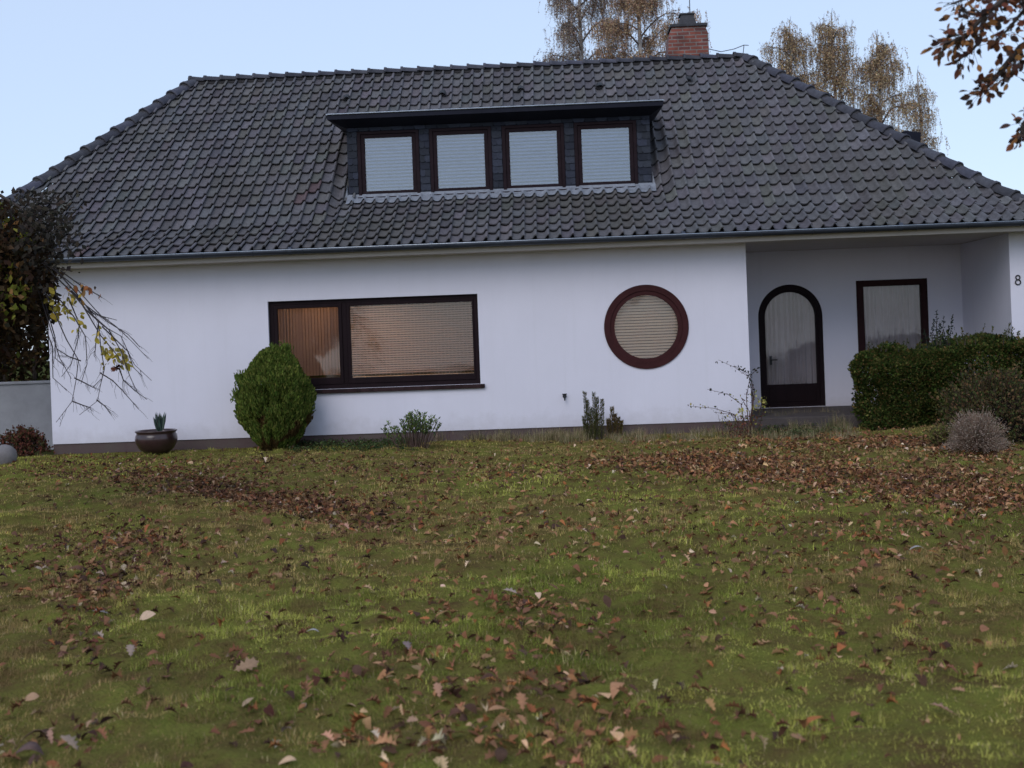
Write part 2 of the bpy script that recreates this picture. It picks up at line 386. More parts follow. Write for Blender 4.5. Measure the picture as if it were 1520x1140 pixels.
def splash(Mt):
    N = Mt.node_tree; L = N.links; P = N.nodes['Principled BSDF']; src = P.inputs['Base Color'].links[0].from_socket
    tc = N.nodes['Texture Coordinate']; sp = N.nodes.new('ShaderNodeSeparateXYZ'); L.new(tc.outputs['Object'], sp.inputs[0])
    n = N.nodes.new('ShaderNodeTexNoise'); n.inputs['Scale'].default_value = 5; n.inputs['Detail'].default_value = 9; n.inputs['Roughness'].default_value = .7; L.new(tc.outputs['Object'], n.inputs[0])
    a = N.nodes.new('ShaderNodeMath'); a.operation = 'MULTIPLY_ADD'; L.new(n.outputs[0], a.inputs[0]); a.inputs[1].default_value = -.75; L.new(sp.outputs[2], a.inputs[2])
    mr = N.nodes.new('ShaderNodeMapRange'); mr.inputs[1].default_value = -.26; mr.inputs[2].default_value = .0; mr.inputs[3].default_value = .16; mr.inputs[4].default_value = 0; L.new(a.outputs[0], mr.inputs[0])
    mx = N.nodes.new('ShaderNodeMix'); mx.data_type = 'RGBA'; L.new(mr.outputs[0], mx.inputs[0]); L.new(src, mx.inputs[6]); mx.inputs[7].default_value = (.20, .16, .12, 1)
    # faint rain streaks
    mp = N.nodes.new('ShaderNodeMapping'); mp.inputs['Scale'].default_value = (9, 9, .35); L.new(tc.outputs['Object'], mp.inputs[0])
    n2 = N.nodes.new('ShaderNodeTexNoise'); n2.inputs['Scale'].default_value = 1; n2.inputs['Detail'].default_value = 4; L.new(mp.outputs[0], n2.inputs[0])
    m2 = N.nodes.new('ShaderNodeMapRange'); m2.inputs[1].default_value = .55; m2.inputs[2].default_value = .8; m2.inputs[3].default_value = 0; m2.inputs[4].default_value = .07; L.new(n2.outputs[0], m2.inputs[0])
    mz = N.nodes.new('ShaderNodeMix'); mz.data_type = 'RGBA'; L.new(m2.outputs[0], mz.inputs[0]); L.new(mx.outputs[2], mz.inputs[6]); mz.inputs[7].default_value = (.42, .42, .40, 1)
    L.new(mz.outputs[2], P.inputs['Base Color'])
splash(M['render'])
p = MB(); p.box(XL+.006, XA-.012, -.0+.018, .26, -.25, .09); p.box(XB+.012, XR-.006, .018, .26, -.25, .0)
p.build('plinth', M['plinth'], house)
p = MB(); p.box(XA+.002, XB-.002, -.14, 2.40, -.25, .13)
p.build('entrance_slab', M['slab'], house, bevel=.012)
p = MB(); p.box(XL+.3, XR-.3, .30, 8.7, -.02, .10); p.box(XL+.3, XR-.3, 4.6, 4.7, .10, ZC)
p.build('room_interior', M['room'], house)
# soffit slab, fascia
EY0, EZ = -.62, 3.17
EXL, EXR, EYB = -10.85, 8.45, 9.42
p = MB(); p.box(EXL+.12, EXR-.12, EY0+.14, EYB-.14, ZC, ZC+.05)
for k in range(4):
    y = EY0+.16+k*.11
p.build('soffit', M['soffit'], house)
p = MB(); p.box(EXL+.10, EXR-.10, EY0+.11, EY0+.138, ZC-.01, ZC+.13); p.box(EXR-.118, EXR-.09, EY0+.14, EYB-.14, ZC-.01, ZC+.13)
p.box(EXL+.09, EXL+.118, EY0+.14, EYB-.14, ZC-.01, ZC+.13)
p.build('fascia', M['soffit'], house)
for y in (-.35, 5): p = MB(); p.box(-10.5, -10.38, y, y+.12, -.2, ZC); p.build('porch_post', M['wood_dark'], house)
# gutters
def gutter(mb, p0, p1, out):
    p0 = Vector(p0); p1 = Vector(p1); out = Vector(out); n = 10; r = .068
    vs = []
    for q in (p0, p1):
        for rr in (r, r-.006):
            for k in range(n+1):
                a = math.pi*k/n; vs.append(q+out*(-math.cos(a)*rr)+Vector((0, 0, -math.sin(a)*rr)))
    m1 = n+1; fs = []
    for k in range(n):
        fs.append((k, k+1, 2*m1+k+1, 2*m1+k)); fs.append((m1+k+1, m1+k, 3*m1+k, 3*m1+k+1))
    fs.append((0, m1, 3*m1, 2*m1)); fs.append((n, m1+n, 3*m1+n, 2*m1+n))
    mb.add(vs, fs)
GY, GZt = EY0-.025, EZ-.02
gm = MB(); gutter(gm, (EXL-.04, GY, GZt), (EXR+.04, GY, GZt), (0, -1, 0)); gutter(gm, (EXR+.02, GY, GZt), (EXR+.02, EYB, GZt), (1, 0, 0)); gutter(gm, (EXL-.02, GY, GZt), (EXL-.02, EYB, GZt), (-1, 0, 0))
gut = gm.build('gutter', M['zinc'], house, smooth=True, fixn=False)
b = MB(); b.tube([(EXL-.04, GY-.068, GZt+.004), (EXR+.04, GY-.068, GZt+.004)], .0085, 6)
b.build('gutter_bead', M['zinc_edge'], gut, smooth=True)
for x in np.arange(EXL+.3, EXR, .82):
    b = MB()
    pts = [(x, GY-math.cos(a)*.072, GZt-math.sin(a)*.072) for a in np.linspace(0, math.pi, 9)]
    b.tube(pts, .007, 4); b.build('gutter_bracket', M['zinc'], gut)
for x in (-4.2, -1.9, 2.15, 5.6): b = MB(); b.tube([(x-.03, GY-math.cos(math.pi/2)*.07, GZt-.008), (x+.03, GY, GZt-.008)], .0665, 14); b.build('gutter_joint', M['zinc'], gut)

# roof surface --------------------------------------------------------------
ROW = .335; K1, K2 = R_(28), R_(39.5); NR = 19
def pathA(t):
    t = np.asarray(t, float); a = np.minimum(t, 3); b_ = np.maximum(t-3, 0)
    return EY0+(a*math.cos(K1)+b_*math.cos(K2))*ROW, EZ+(a*math.sin(K1)+b_*math.sin(K2))*ROW
_b6 = (EY0+6*ROW*math.cos(K1), EZ+6*ROW*math.sin(K1)); _a11 = tuple(float(q) for q in pathA(11.0))
def pathB(t):
    t = np.asarray(t, float); yA, zA = pathA(t)
    u = np.clip((t-6)/5, 0, 1)
    y = np.where(t <= 6, EY0+t*ROW*math.cos(K1), np.where(t < 11, _b6[0]+u*(_a11[0]-_b6[0]), yA))
    z = np.where(t <= 6, EZ+t*ROW*math.sin(K1), np.where(t < 11, _b6[1]+u*(_a11[1]-_b6[1]), zA))
    return y, z
RY, RZ = [float(q) for q in pathA(NR)]
KR = (EXR-4.05)/(RY-EY0); KL = (-7.10-EXL)/(RY-EY0)
def sstep(a, b, x): u = np.clip((x-a)/(b-a), 0, 1); return u*u*(3-2*u)
def front_pt(x, t):
    w_ = sstep(-3.95, -3.6, x)*(1-sstep(1.88, 2.28, x))
    yA, zA = pathA(t); yB, zB = pathB(t)
    return np.stack([x, yA+(yB-yA)*w_, zA+(zB-zA)*w_], -1)
def right_pt(a, t): y, z = pathA(t); return np.stack([EXR-KR*(y-EY0), a, z], -1)
def left_pt(a, t): y, z = pathA(t); return np.stack([EXL+KL*(y-EY0), a, z], -1)
def back_pt(a, t): y, z = pathA(t); return np.stack([a, EYB-(y-EY0), z], -1)
# profile across one tile: broad hanging pan, narrow roll lapping the next pan
PU = np.array([0, .10, .30, .50, .66, .75, .84, .93, 1.0, 1.03]); PH = np.array([-.004, -.014, -.023, -.024, -.012, .016, .042, .050, .042, .028])
def tile_plane(fn, lo, hi, width, sgn, seed, holes=None):
    """fn(a,t) -> point; lo(d), hi(d) bounds of a at depth distance d"""
    parts = []; r2 = np.random.default_rng(seed)
    for row in range(NR):
        t0, t1 = row-.04, row+1.02
        a0 = float(lo(row)); a1 = float(hi(row))
        if a1-a0 < .1: break
        k0 = math.floor(a0/width); k1 = math.ceil(a1/width); ks = np.arange(k0, k1)
        if holes and holes[2] <= row < holes[3]: ks = ks[((ks+.5)*width < holes[0]) | ((ks+.5)*width > holes[1])]
        n = len(ks); m_ = len(PU)
        jit = r2.normal(0, .0035, n)
        A = (ks[:, None]+PU[None])*width+jit[:, None]
        tl = t0+r2.normal(0, .018, n)[:, None]+np.zeros((1, m_))-.10*(PH[None]*0)
        yl, _ = pathA(np.clip(tl, 0, NR)); dl = yl-EY0
        lift = .046+r2.normal(0, .003, n)[:, None]
        A_lo = np.clip(A, lo(tl), hi(tl)); A_up = np.clip(A, lo(t1), hi(t1))
        def P(a, t, h):
            q = fn(a, t*np.ones_like(a)); e = fn(a, t*np.ones_like(a)+.2)-q
            nrm = np.stack([np.zeros_like(a), -e[..., 2], np.linalg.norm(e[..., :2], axis=-1)], -1)
            # normal of the slope in the plane (up-slope, z)
            hd = e[..., :2]/(np.linalg.norm(e[..., :2], axis=-1, keepdims=True)+1e-9)
            nrm = np.stack([-hd[..., 0]*e[..., 2], -hd[..., 1]*e[..., 2], np.linalg.norm(e[..., :2], axis=-1)], -1)
            nrm /= np.linalg.norm(nrm, axis=-1, keepdims=True)
            return q+nrm*h[..., None]
        top = P(A_up, t1, PH[None]+np.zeros((n, 1))-.004)
        low = P(A_lo, tl, PH[None]+lift)
        mid = P((A_lo+A_up)/2, (tl+t1)/2, PH[None]+lift*.50)
        und = P(A_lo, tl+.004, PH[None]+lift-.022)
        V = np.stack([top, mid, low, low, und], 1).reshape(-1, 3)
        base = (np.arange(n)*5*m_)[:, None]; j = np.arange(m_-1)[None]
        Q = []
        for r in (0, 1, 3):
            q = np.stack([base+r*m_+j, base+(r+1)*m_+j, base+(r+1)*m_+j+1, base+r*m_+j+1], -1).reshape(-1, 4)
            Q.append(q if sgn > 0 else q[:, ::-1])
        c = 1.62*pick([(.067, .064, .069), (.074, .071, .076), (.061, .058, .064), (.068, .066, .064), (.070, .050, .050)], n, .085, [.385, .275, .245, .09, .005])
        cen = fn((ks+.5)*width, np.full(n, row+.5))
        moss = sstep(.50, .78, vnoise(cen, 1.1, 9))*np.clip(1.25-row/12, .15, 1)
        c = c*(1-moss[:, None]*.45)+np.array([.075, .070, .056])*moss[:, None]*.45
        C = np.repeat(c[:, None], 5*m_, 1).reshape(-1, 3)
        parts.append((V, [np.concatenate(Q)], C))
    return merge(parts)
def dd(t): return pathA(np.clip(t, 0, NR))[0]-EY0
TW = .200
fr_ = tile_plane(front_pt, lambda t: EXL+KL*dd(t), lambda t: EXR-KR*dd(t), TW, 1, 1, holes=(-3.47, 1.80, 6, 12))
rt_ = tile_plane(right_pt, lambda t: EY0+dd(t), lambda t: EYB-dd(t), TW, 1, 2)
lf_ = tile_plane(left_pt, lambda t: EY0+dd(t), lambda t: EYB-dd(t), TW, -1, 3)
bk_ = tile_plane(back_pt, lambda t: EXL+KL*dd(t), lambda t: EXR-KR*dd(t), TW, -1, 4)
V, Fq, C = merge([fr_, rt_, lf_, bk_])
roof = npmesh('roof', V, Fq, M['tile'], house, C, smooth=False)
# under-roof
ts = [0, 6, 11, 19]; vs = []; fs = []
for t in ts:
    y, z = [float(q) for q in pathB(t)]; z -= .055; d = y-EY0
    vs += [(EXL+KL*d, EY0+d, z), (EXR-KR*d, EY0+d, z), (EXR-KR*d, EYB-d, z), (EXL+KL*d, EYB-d, z)]
for i in range(3):
    for k in range(4): fs.append((4*i+k, 4*i+(k+1) % 4, 4*i+4+(k+1) % 4, 4*i+4+k))
u = MB(); u.add(vs, fs)
for sx in (1, -1):
    for back in (0, 1):
        pp_ = []
        for t in (0.2, 3, 8, 13, 19):
            y, z = [float(q) for q in pathA(t)]; d = y-EY0; pp_.append((EXR-KR*d if sx > 0 else EXL+KL*d, EYB-d if back else y, z-.02))
        u.tube(pp_, .12, 8)
u.tube([(-7.1, RY, RZ-.05), (4.05, RY, RZ-.05)], .085, 8)
u.build('roof_underlay', M['underlay'], house)
# ridge and hip tiles
def cap_tiles(mb, pts, step=.37, r0=.105, r1=.125):
    """half-round tiles from the low end to the high end of a polyline; the wide mouth faces downhill"""
    pts = [Vector(p) for p in pts]; L = [(pts[i+1]-pts[i]).length for i in range(len(pts)-1)]; T = sum(L)
    def P(s):
        s = max(0, min(T, s)); i = 0
        while i < len(L)-1 and s > L[i]: s -= L[i]; i += 1
        return pts[i].lerp(pts[i+1], s/L[i])
    s = 0
    while s < T:
        j = random.uniform(-.006, .006)
        a = P(s-.03) if s > 0 else pts[0]; b_ = P(s+step); d = (b_-a).normalized(); up = Vector((0, 0, 1)); sd = d.cross(up).normalized(); nn = sd.cross(d).normalized()
        n = 10; vs = []
        for q, r, off in ((a, r1+.012, .010+j), (a+d*.045, r1+.012, .006+j), (a+d*.05, r1, .004+j), (b_, r0, -.014), (a, r1-.010, .004+j)):
            for k in range(n+1):
                an = math.pi*k/n; vs.append(q+sd*(math.cos(an)*r*1.02)+nn*(math.sin(an)*r*.86-.045+off))
        m1 = n+1; fs = []
        for rr in range(3):
            for k in range(n): fs.append((rr*m1+k, rr*m1+k+1, (rr+1)*m1+k+1, (rr+1)*m1+k))
        for k in range(n): fs.append((4*m1+k, 4*m1+k+1, k+1, k))
        v = random.uniform(.75, 1.25); mb.add(vs, fs, (v, v, v*random.uniform(.95, 1.1)))
        s += step
def hip(sx):
    o = []
    for t in (0, 3, 8, 13, 19):
        y, z = [float(q) for q in pathA(t)]; d = y-EY0
        x = EXR-KR*d if sx > 0 else EXL+KL*d
        o.append((x, y, z+.038))
    return o
for sx in (1, -1):
    for back in (0, 1):
        hp = MB(); cap_tiles(hp, [(a, EYB-(b_-EY0) if back else b_, c) for a, b_, c in hip(sx)], .395, .128, .152)
        hp.build('hip_tiles', M['ridge'], house, smooth=True, fixn=False)
rd = MB(); cap_tiles(rd, [(-7.2, RY, RZ+.055), (4.12, RY, RZ+.055)], .335, .10, .118)
rd.build('ridge_tiles', M['ridge'], house, smooth=True, fixn=False)
# vent tiles
for px, py in ((515, 145), (657, 139), (773, 132), (890, 128), (1022, 118)):
    best = None
    for t in np.arange(12, 19, .05):
        y, z = [float(q) for q in pathA(t)]; q = at(px, py, y)
        if best is None or abs(q[2]-z-.03) < best[0]: best = (abs(q[2]-z-.03), q[0], y, z, t)
    _, x, y, z, t = best
    v = MB(); e = Vector((0, math.cos(K2), math.sin(K2))); n = Vector((0, -math.sin(K2), math.cos(K2))); c = Vector((x, y, z))+n*.035
    vs = []
    for s_, h, hw in ((-.09, .075, .075), (.02, .07, .07), (.13, .01, .05)):
        for k in range(7):
            a = math.pi*k/6; vs.append(c+e*s_+Vector((math.cos(a)*hw, 0, 0))+n*(math.sin(a)*h))
    fs = [(r*7+k, r*7+k+1, r*7+7+k+1, r*7+7+k) for r in range(2) for k in range(6)]
    v.add(vs, fs); v.build('vent_tile', M['metal_black'], house, fixn=False)

sk = MB(); q0 = at(1349, 201, 3.0); xs_, ys_, zs_ = [float(v_) for v_ in q0]
sk.add([(xs_-.16, ys_-.3, zs_+.05), (xs_+.14, ys_-.3, zs_-.0), (xs_+.14, ys_+.3, zs_-.0), (xs_-.16, ys_+.3, zs_+.05), (xs_-.16, ys_-.3, zs_-.35), (xs_+.10, ys_-.3, zs_-.45), (xs_+.10, ys_+.3, zs_-.45), (xs_-.16, ys_+.3, zs_-.35)],
       [(0, 1, 2, 3), (0, 4, 5, 1), (1, 5, 6, 2), (2, 6, 7, 3), (3, 7, 4, 0), (4, 7, 6, 5)])
sk.build('skylight', M['dormer_black'], house)

# dormer ------------------------------------------------------------------
DX0, DX1, DY = -3.515, 1.835, 1.22
PX0 = [-3.20, -1.92, -.638, .632]; PW, PZ0, PZ1 = .835, 4.285, 5.225
d = MB()
holes = [rect(x-.13, x+PW+.13, PZ0-.125, PZ1+.115) for x in PX0]
d.plate(rect(DX0, DX1, 4.00, 5.47), holes, DY, DY+.12)
# cheeks
for xa, xb in ((DX0, DX0+.1), (DX1-.1, DX1)): d.box(xa, xb, DY+.12, 3.2, 3.9, 5.47)
d.build('dormer_wall', M['dormer_black'], house)
sl_ = MB()
def slates(x0, x1, z0, z1, y, sw=.17, sh=.125):
    r = 0; z = z0
    while z < z1-.01:
        x = x0-(r % 2)*sw*.5
        while x < x1-.01:
            a, b_ = max(x, x0), min(x+sw, x1)
            if b_-a > .02:
                zt = min(z+sh*1.25, z1); c = random.uniform(.7, 1.35); t = random.uniform(.006, .012)
                k = min(.03, (b_-a)*.3)
                vs = [(a, y-.014-t, z+k*1.2), (a+k, y-.014-t, z), (b_, y-.014-t, z+.006), (b_, y-.004, zt), (a, y-.004, zt)]
                vs += [(q[0], q[1]+.008, q[2]) for q in vs]
                sl_.add(vs, [(0, 1, 2, 3, 4), (0, 5, 6, 1), (1, 6, 7, 2), (2, 7, 8, 3), (4, 9, 5, 0)], (c, c, c*random.uniform(.95, 1.1)))
            x += sw
        z += sh; r += 1
edges = [DX0]+[q for x in PX0 for q in (x-.132, x+PW+.132)]+[DX1]
for i in range(0, len(edges), 2): slates(edges[i]+.003, edges[i+1]-.003, 4.13, 5.345, DY)
# cheek slates (side faces)
slates(DX0+.002, DX1-.002, 5.345, 5.42, DY, .2, .075)
sl_.build('slate_cladding', M['slate'], house, fixn=False)
r_ = MB()
x0, x1 = -3.79, 2.05; yf = .86; zt = 5.60; yb = 3.2; zb = 5.60+.045*(yb-yf)
vs = [(x0, yf, zt), (x1, yf, zt), (x1, yb, zb), (x0, yb, zb),
      (x0, yf, zt-.085), (x1, yf, zt-.085), (x1, yb, zb-.085), (x0, yb, zb-.085),
      (DX0-.015, DY-.02, 5.415), (DX1+.015, DY-.02, 5.415), (DX1+.015, yb, 5.415), (DX0-.015, yb, 5.415)]
fs = [(0, 1, 2, 3), (0, 4, 5, 1), (1, 5, 6, 2), (3, 7, 4, 0), (4, 8, 9, 5), (5, 9, 10, 6), (7, 11, 8, 4), (8, 11, 10, 9), (2, 6, 10, 11, 7, 3)]
r_.add(vs, fs); dr = r_.build('dormer_roof', M['dormer_black'], house)
b = MB(); b.tube([(x0-.005, yf-.012, zt+.004), (x1+.005, yf-.012, zt+.004)], .011, 6); b.tube([(x0-.01, yf, zt+.004), (x0-.01, yb, zb+.004)], .011, 6); b.tube([(x1+.01, yf, zt+.004), (x1+.01, yb, zb+.004)], .011, 6)
b.build('roof_edge_trim', M['zinc_edge'], dr)
# lead apron
nx = 240; vs = []; fs = []
xs = np.linspace(DX0-.02, DX1+.06, nx)
for i, x in enumerate(xs):
    u_ = (x/TW) % 1.0; roll = float(np.interp(u_, PU, PH)); wv = random.uniform(-.003, .003)
    vs += [(x, DY-.013, _b6[1]+.12)]
    for t_, k_, o_ in ((6.05, .35, .045), (5.85, .8, .066), (5.6, 1.0, .066), (5.36+.07*math.sin(x*7.3)+.04*math.sin(x*17), 1.0, .062)):
        y_, z_ = [float(q) for q in pathB(t_)]; vs.append((x, min(y_, DY-.02), z_+o_+roll*k_+wv))
for i in range(nx-1):
    for k in range(4): fs.append((5*i+k, 5*i+k+1, 5*i+5+k+1, 5*i+5+k))
l = MB(); l.add(vs, fs)
for xx, s_ in ((DX0, -1), (DX1, 1)):
    l.add([(xx+s_*.012, DY-.03, 4.10), (xx+s_*.10, DY-.03, 4.12), (xx+s_*.05, DY-.02, 4.24), (xx+s_*.02, DY-.02, 4.42), (xx+s_*.012, DY+.2, 4.35)], [(0, 1, 2, 3), (0, 3, 4)])
l.build('lead_flashing', M['lead'], house, smooth=True)

# windows -----------------------------------------------------------------
def hslats(mb, x0, x1, z0, z1, y, pitch=.035, wd=.026, tilt=50, n=1, jit=0, clip=None, sag=0):
    z = z1-pitch*.4
    while z > z0:
        t = R_(tilt)+random.uniform(-jit, jit); a, b_ = x0, x1
        if clip:
            cx_, cz_, r = clip; h = r*r-(z-cz_)**2
            if h <= 0: z -= pitch; continue
            h = math.sqrt(h); a, b_ = max(x0, cx_-h), min(x1, cx_+h)
        dy, dz = math.cos(t)*wd/2, math.sin(t)*wd/2; s1 = random.uniform(-sag, sag); s2 = random.uniform(-sag, sag)
        mb.add([(a, y-dy, z-dz+s1), (b_, y-dy, z-dz+s2), (b_, y, z+s2+.0015), (b_, y+dy, z+dz+s2), (a, y+dy, z+dz+s1), (a, y, z+s1+.0015)], [(0, 1, 2, 5), (5, 2, 3, 4)])
        z -= pitch
def curtain(mb, x0, x1, z0, z1, y, wl=.07, amp=.018, top=None):
    n = int((x1-x0)/wl*8); xs = np.linspace(x0, x1, n+1); vs = []; ph = 0
    for i, x in enumerate(xs):
        ph += 2*math.pi/8*(1+.25*math.sin(i*.13)+random.uniform(-.15, .15)); yy = y+amp*math.sin(ph)
        zt = z1 if top is None else top(x); vs += [(x, yy, z0), (x, yy*1+amp*.3*math.sin(ph*.5), zt)]
    mb.add(vs, [(2*i, 2*i+2, 2*i+3, 2*i+1) for i in range(n)])

# dormer windows
for i, x in enumerate(PX0):
    f = MB(); xo0, xo1, zo0, zo1 = x-.13, x+PW+.13, PZ0-.125, PZ1+.115
    f.plate(rect(xo0, xo1, zo0, zo1), [rect(xo0+.06, xo1-.06, zo0+.055, zo1-.05)], DY-.025, DY+.07)
    f.plate(rect(xo0+.061, xo1-.061, zo0+.056, zo1-.051), [rect(x, x+PW, PZ0, PZ1)], DY-.006, DY+.06)
    f.box(xo0-.02, xo1+.02, DY-.06, DY-.026, zo0-.012, zo0+.02)
    fo = f.build('window', M['wood_dormer'], house, bevel=.006)
    g_ = MB(); g_.box(x-.01, x+PW+.01, DY+.02, DY+.026, PZ0-.01, PZ1+.01); g_.build('pane', M['glass_sky'], fo)
    s_ = MB(); hslats(s_, x-.02, x+PW+.02, PZ0-.02, PZ1+.02, DY+.10, .060, .050, 48, jit=.04, sag=.001); s_.build('blind', M['blind_sky_tint'], fo, fixn=False)
rm = MB(); rm.box(DX0+.12, DX1-.12, 2.6, 2.65, 3.9, 5.4); rm.build('dormer_room', M['room'], house)

# large window
f = MB(); Yw = .06
f.plate(rect(-4.75, -1.23, .855, 2.355), [rect(-4.665, -1.305, .93, 2.285)], Yw, Yw+.09)
f.box(-3.52, -3.44, Yw+.002, Yw+.088, .93, 2.285)
f.plate(rect(-4.664, -3.521, .931, 2.284), [rect(-4.605, -3.58, 1.045, 2.225)], Yw-.012, Yw+.07)
f.plate(rect(-3.439, -1.306, .931, 2.284), [rect(-3.385, -1.335, 1.03, 2.232)], Yw-.012, Yw+.07)
big = f.build('window', M['wood_dark'], house, bevel=.006); big['label'] = 'wide dark-framed window split into a narrow and a broad pane'
for a, b_, c, d_ in ((-4.615, -3.57, 1.035, 2.235), (-3.395, -1.325, 1.02, 2.242)):
    g_ = MB(); g_.box(a, b_, Yw+.02, Yw+.026, c, d_); g_.build('pane', M['glass'], big)
s_ = MB(); x = -4.63; k = 0
while x < -3.56:
    a = R_(52+random.uniform(-6, 6)); hw = .032
    s_.add([(x-math.cos(a)*hw, .19-math.sin(a)*hw, 1.085), (x+math.cos(a)*hw, .19+math.sin(a)*hw, 1.085), (x+math.cos(a)*hw, .19+math.sin(a)*hw, 2.27), (x-math.cos(a)*hw, .19-math.sin(a)*hw, 2.27)], [(0, 1, 2, 3)]); x += .054
s_.build('vertical_blind', M['blind_warm'], big, fixn=False)
s_ = MB(); hslats(s_, -3.42, -1.30, 1.06, 2.26, .20, .0385, .029, 48, jit=.05, sag=.002)
for x in np.arange(-3.38, -1.32, .0625):
    s_.tube([(x, .183, 1.05), (x, .183, 2.26)], .0022, 4)
s_.build('blind', M['blind_warm'], big, fixn=False)
s_ = MB(); s_.box(-4.70, -1.26, .152, .42, .95, 1.035); s_.build('inner_sill', M['soffit'], big)
pl = MB()
for i in range(60):
    a = random.uniform(0, 2*math.pi); b_ = random.uniform(.04, .11); c0 = Vector((-3.99, .30, 1.05)); tip = c0+Vector((math.cos(a)*b_, math.sin(a)*b_*.6, random.uniform(.03, .13)))
    pl.add([c0+Vector((random.uniform(-.04, .04), 0, 0)), tip+Vector((.02, 0, -.02)), tip, tip+Vector((-.02, 0, -.02))], [(0, 1, 2, 3)], (.05, .08, .04))
po = pl.build('houseplant', M['foliage'], None, fixn=False); tag(po, 'small leafy green houseplant on the sill behind the narrow pane of the wide window', 'houseplant')
b = MB(); x = -4.80
while x < -1.18:
    c = random.uniform(.7, 1.4); b.box(x, x+.066, -.055, .058, .79, .852, (c, c*.95, c*.95)); x += .0715
b.box(-4.80, -1.172, -.048, .058, .785, .846, (.7, .75, .8))
b.build('brick_sill', M['sillbrick'], house)
# round window
rc = (1.555, 1.70); f = MB()
f.plate(circ(*rc, .698, 96), [circ(*rc, .60, 96)], -.022, .10); f.plate(circ(*rc, .599, 96), [circ(*rc, .527, 96)], -.004, .09)
rw = f.build('round_window', M['wood_red'], house, bevel=.008); rw['label'] = 'round porthole window in a red-brown ring frame'
g_ = MB(); g_.plate(circ(*rc, .535, 64), [], .03, .036); g_.build('pane', M['glass'], rw)
s_ = MB(); hslats(s_, .9, 2.3, 1.1, 2.3, .15, .049, .044, 52, jit=.04, clip=(rc[0], rc[1], .58), sag=.001); s_.build('blind', mat('pale_blind', (.66, .60, .54), .7, trans=.35), rw, fixn=False)
# front door
f = MB()
f.plate(arch(3.80, 4.98, .14, 1.81), [arch(3.88, 4.90, .19, 1.81)], 2.42, 2.52)
f.plate(arch(3.881, 4.899, .191, 1.81), [arch(3.93, 4.85, .56, 1.80)], 2.44, 2.50)
f.box(3.96, 4.82, 2.425, 2.44, .24, .52)
door = f.build('front_door', M['wood_dark'], house, bevel=.006)
g_ = MB(); g_.plate(arch(3.92, 4.86, .55, 1.80), [], 2.465, 2.471); g_.build('pane', M['glass_porch'], door)
s_ = MB(); curtain(s_, 3.86, 4.92, .5, 2.3, 2.56, .085, .030); s_.build('curtain', M['curtain'], door, fixn=False)
h = MB(); h.tube([(4.01, 2.43, 1.02), (4.01, 2.375, 1.02), (4.01, 2.37, 1.02), (4.12, 2.37, 1.02)], .011, 8); h.box(3.99, 4.03, 2.425, 2.44, .93, 1.09); h.build('handle', M['metal_black'], door)
# porch window
M['wood_porch'] = mat('porch_frame_wood', (.026, .009, .010), .6, spec=.12, var=.25, vscale=8)
f = MB(); f.plate(rect(5.61, 6.905, .87, 2.42), [rect(5.735, 6.79, .99, 2.315)], 2.38, 2.50)
f.plate(rect(5.71, 6.82, .965, 2.34), [rect(5.745, 6.78, 1.0, 2.305)], 2.40, 2.48)
pw = f.build('window', M['wood_porch'], house, bevel=.006); pw['label'] = 'porch window with a dark red-brown frame and net curtain'
g_ = MB(); g_.box(5.74, 6.785, 2.43, 2.436, .99, 2.31); g_.build('pane', M['glass_porch'], pw)
s_ = MB(); curtain(s_, 5.65, 6.86, .92, 2.39, 2.56, .10, .030); s_.build('curtain', M['curtain'], pw, fixn=False)
# house number
n8 = MB()
for cz_, r in ((2.285, .034), (2.207, .041)): n8.tube([(7.655+math.cos(a)*r, -.012, cz_+math.sin(a)*r) for a in np.linspace(0, 2*math.pi, 25)], .010, 6)
n8 = n8.build('house_number', M['number'], house); n8['label'] = 'dark house number 8 on the white wall'
# outdoor tap
t = MB(); t.tube([(.16, .0, .60), (.16, -.07, .60), (.16, -.10, .59), (.16, -.105, .53)], [.016, .016, .014, .013], 8); t.tube([(.12, -.06, .635), (.20, -.06, .635)], .010, 6); t.tube([(.16, -.06, .60), (.16, -.06, .64)], .008, 6)
t.lathe([(.035, -.035), (.035, .035)], (.16, -.004, .60), 4) if False else t.tube([(.16, -.006, .60), (.16, .002, .60)], .034, 12)
t.build('outdoor_tap', M['metal_black'], house)
# chimney
c = MB(); Yc0, Yc1 = RY+.06, RY+.70
vs = [(2.50, Yc0-.02, 6.75), (3.36, Yc0-.02, 6.75), (3.36, Yc1, 6.75), (2.50, Yc1, 6.75), (2.56, Yc0, 7.60), (3.35, Yc0, 7.60), (3.35, Yc1, 7.60), (2.56, Yc1, 7.60), (2.63, Yc0+.03, 7.76), (3.30, Yc0+.03, 7.76), (3.30, Yc1, 7.76), (2.63, Yc1, 7.76)]
c.add(vs, [(0, 1, 5, 4), (1, 2, 6, 5), (2, 3, 7, 6), (3, 0, 4, 7), (4, 5, 9, 8), (5, 6, 10, 9), (6, 7, 11, 10), (7, 4, 8, 11), (8, 9, 10, 11), (3, 2, 1, 0)])
ch = c.build('chimney', M['brick'], house)
c = MB(); c.box(2.59, 3.345, Yc0-.01, Yc1+.02, 7.755, 7.815); c.build('chimney_cap', M['soot'], ch, bevel=.01)
c = MB(); c.add([(2.78, Yc0+.08, 7.815), (3.14, Yc0+.08, 7.815), (3.14, Yc0+.42, 7.815), (2.78, Yc0+.42, 7.815), (2.83, Yc0+.12, 8.02), (3.08, Yc0+.12, 8.02), (3.08, Yc0+.38, 8.02), (2.83, Yc0+.38, 8.02)], [(0, 1, 5, 4), (1, 2, 6, 5), (2, 3, 7, 6), (3, 0, 4, 7), (4, 5, 6, 7)])
c.box(2.80, 3.11, Yc0+.10, Yc0+.41, 8.02, 8.055); c.build('chimney_pot', M['soot'], ch, bevel=.008)
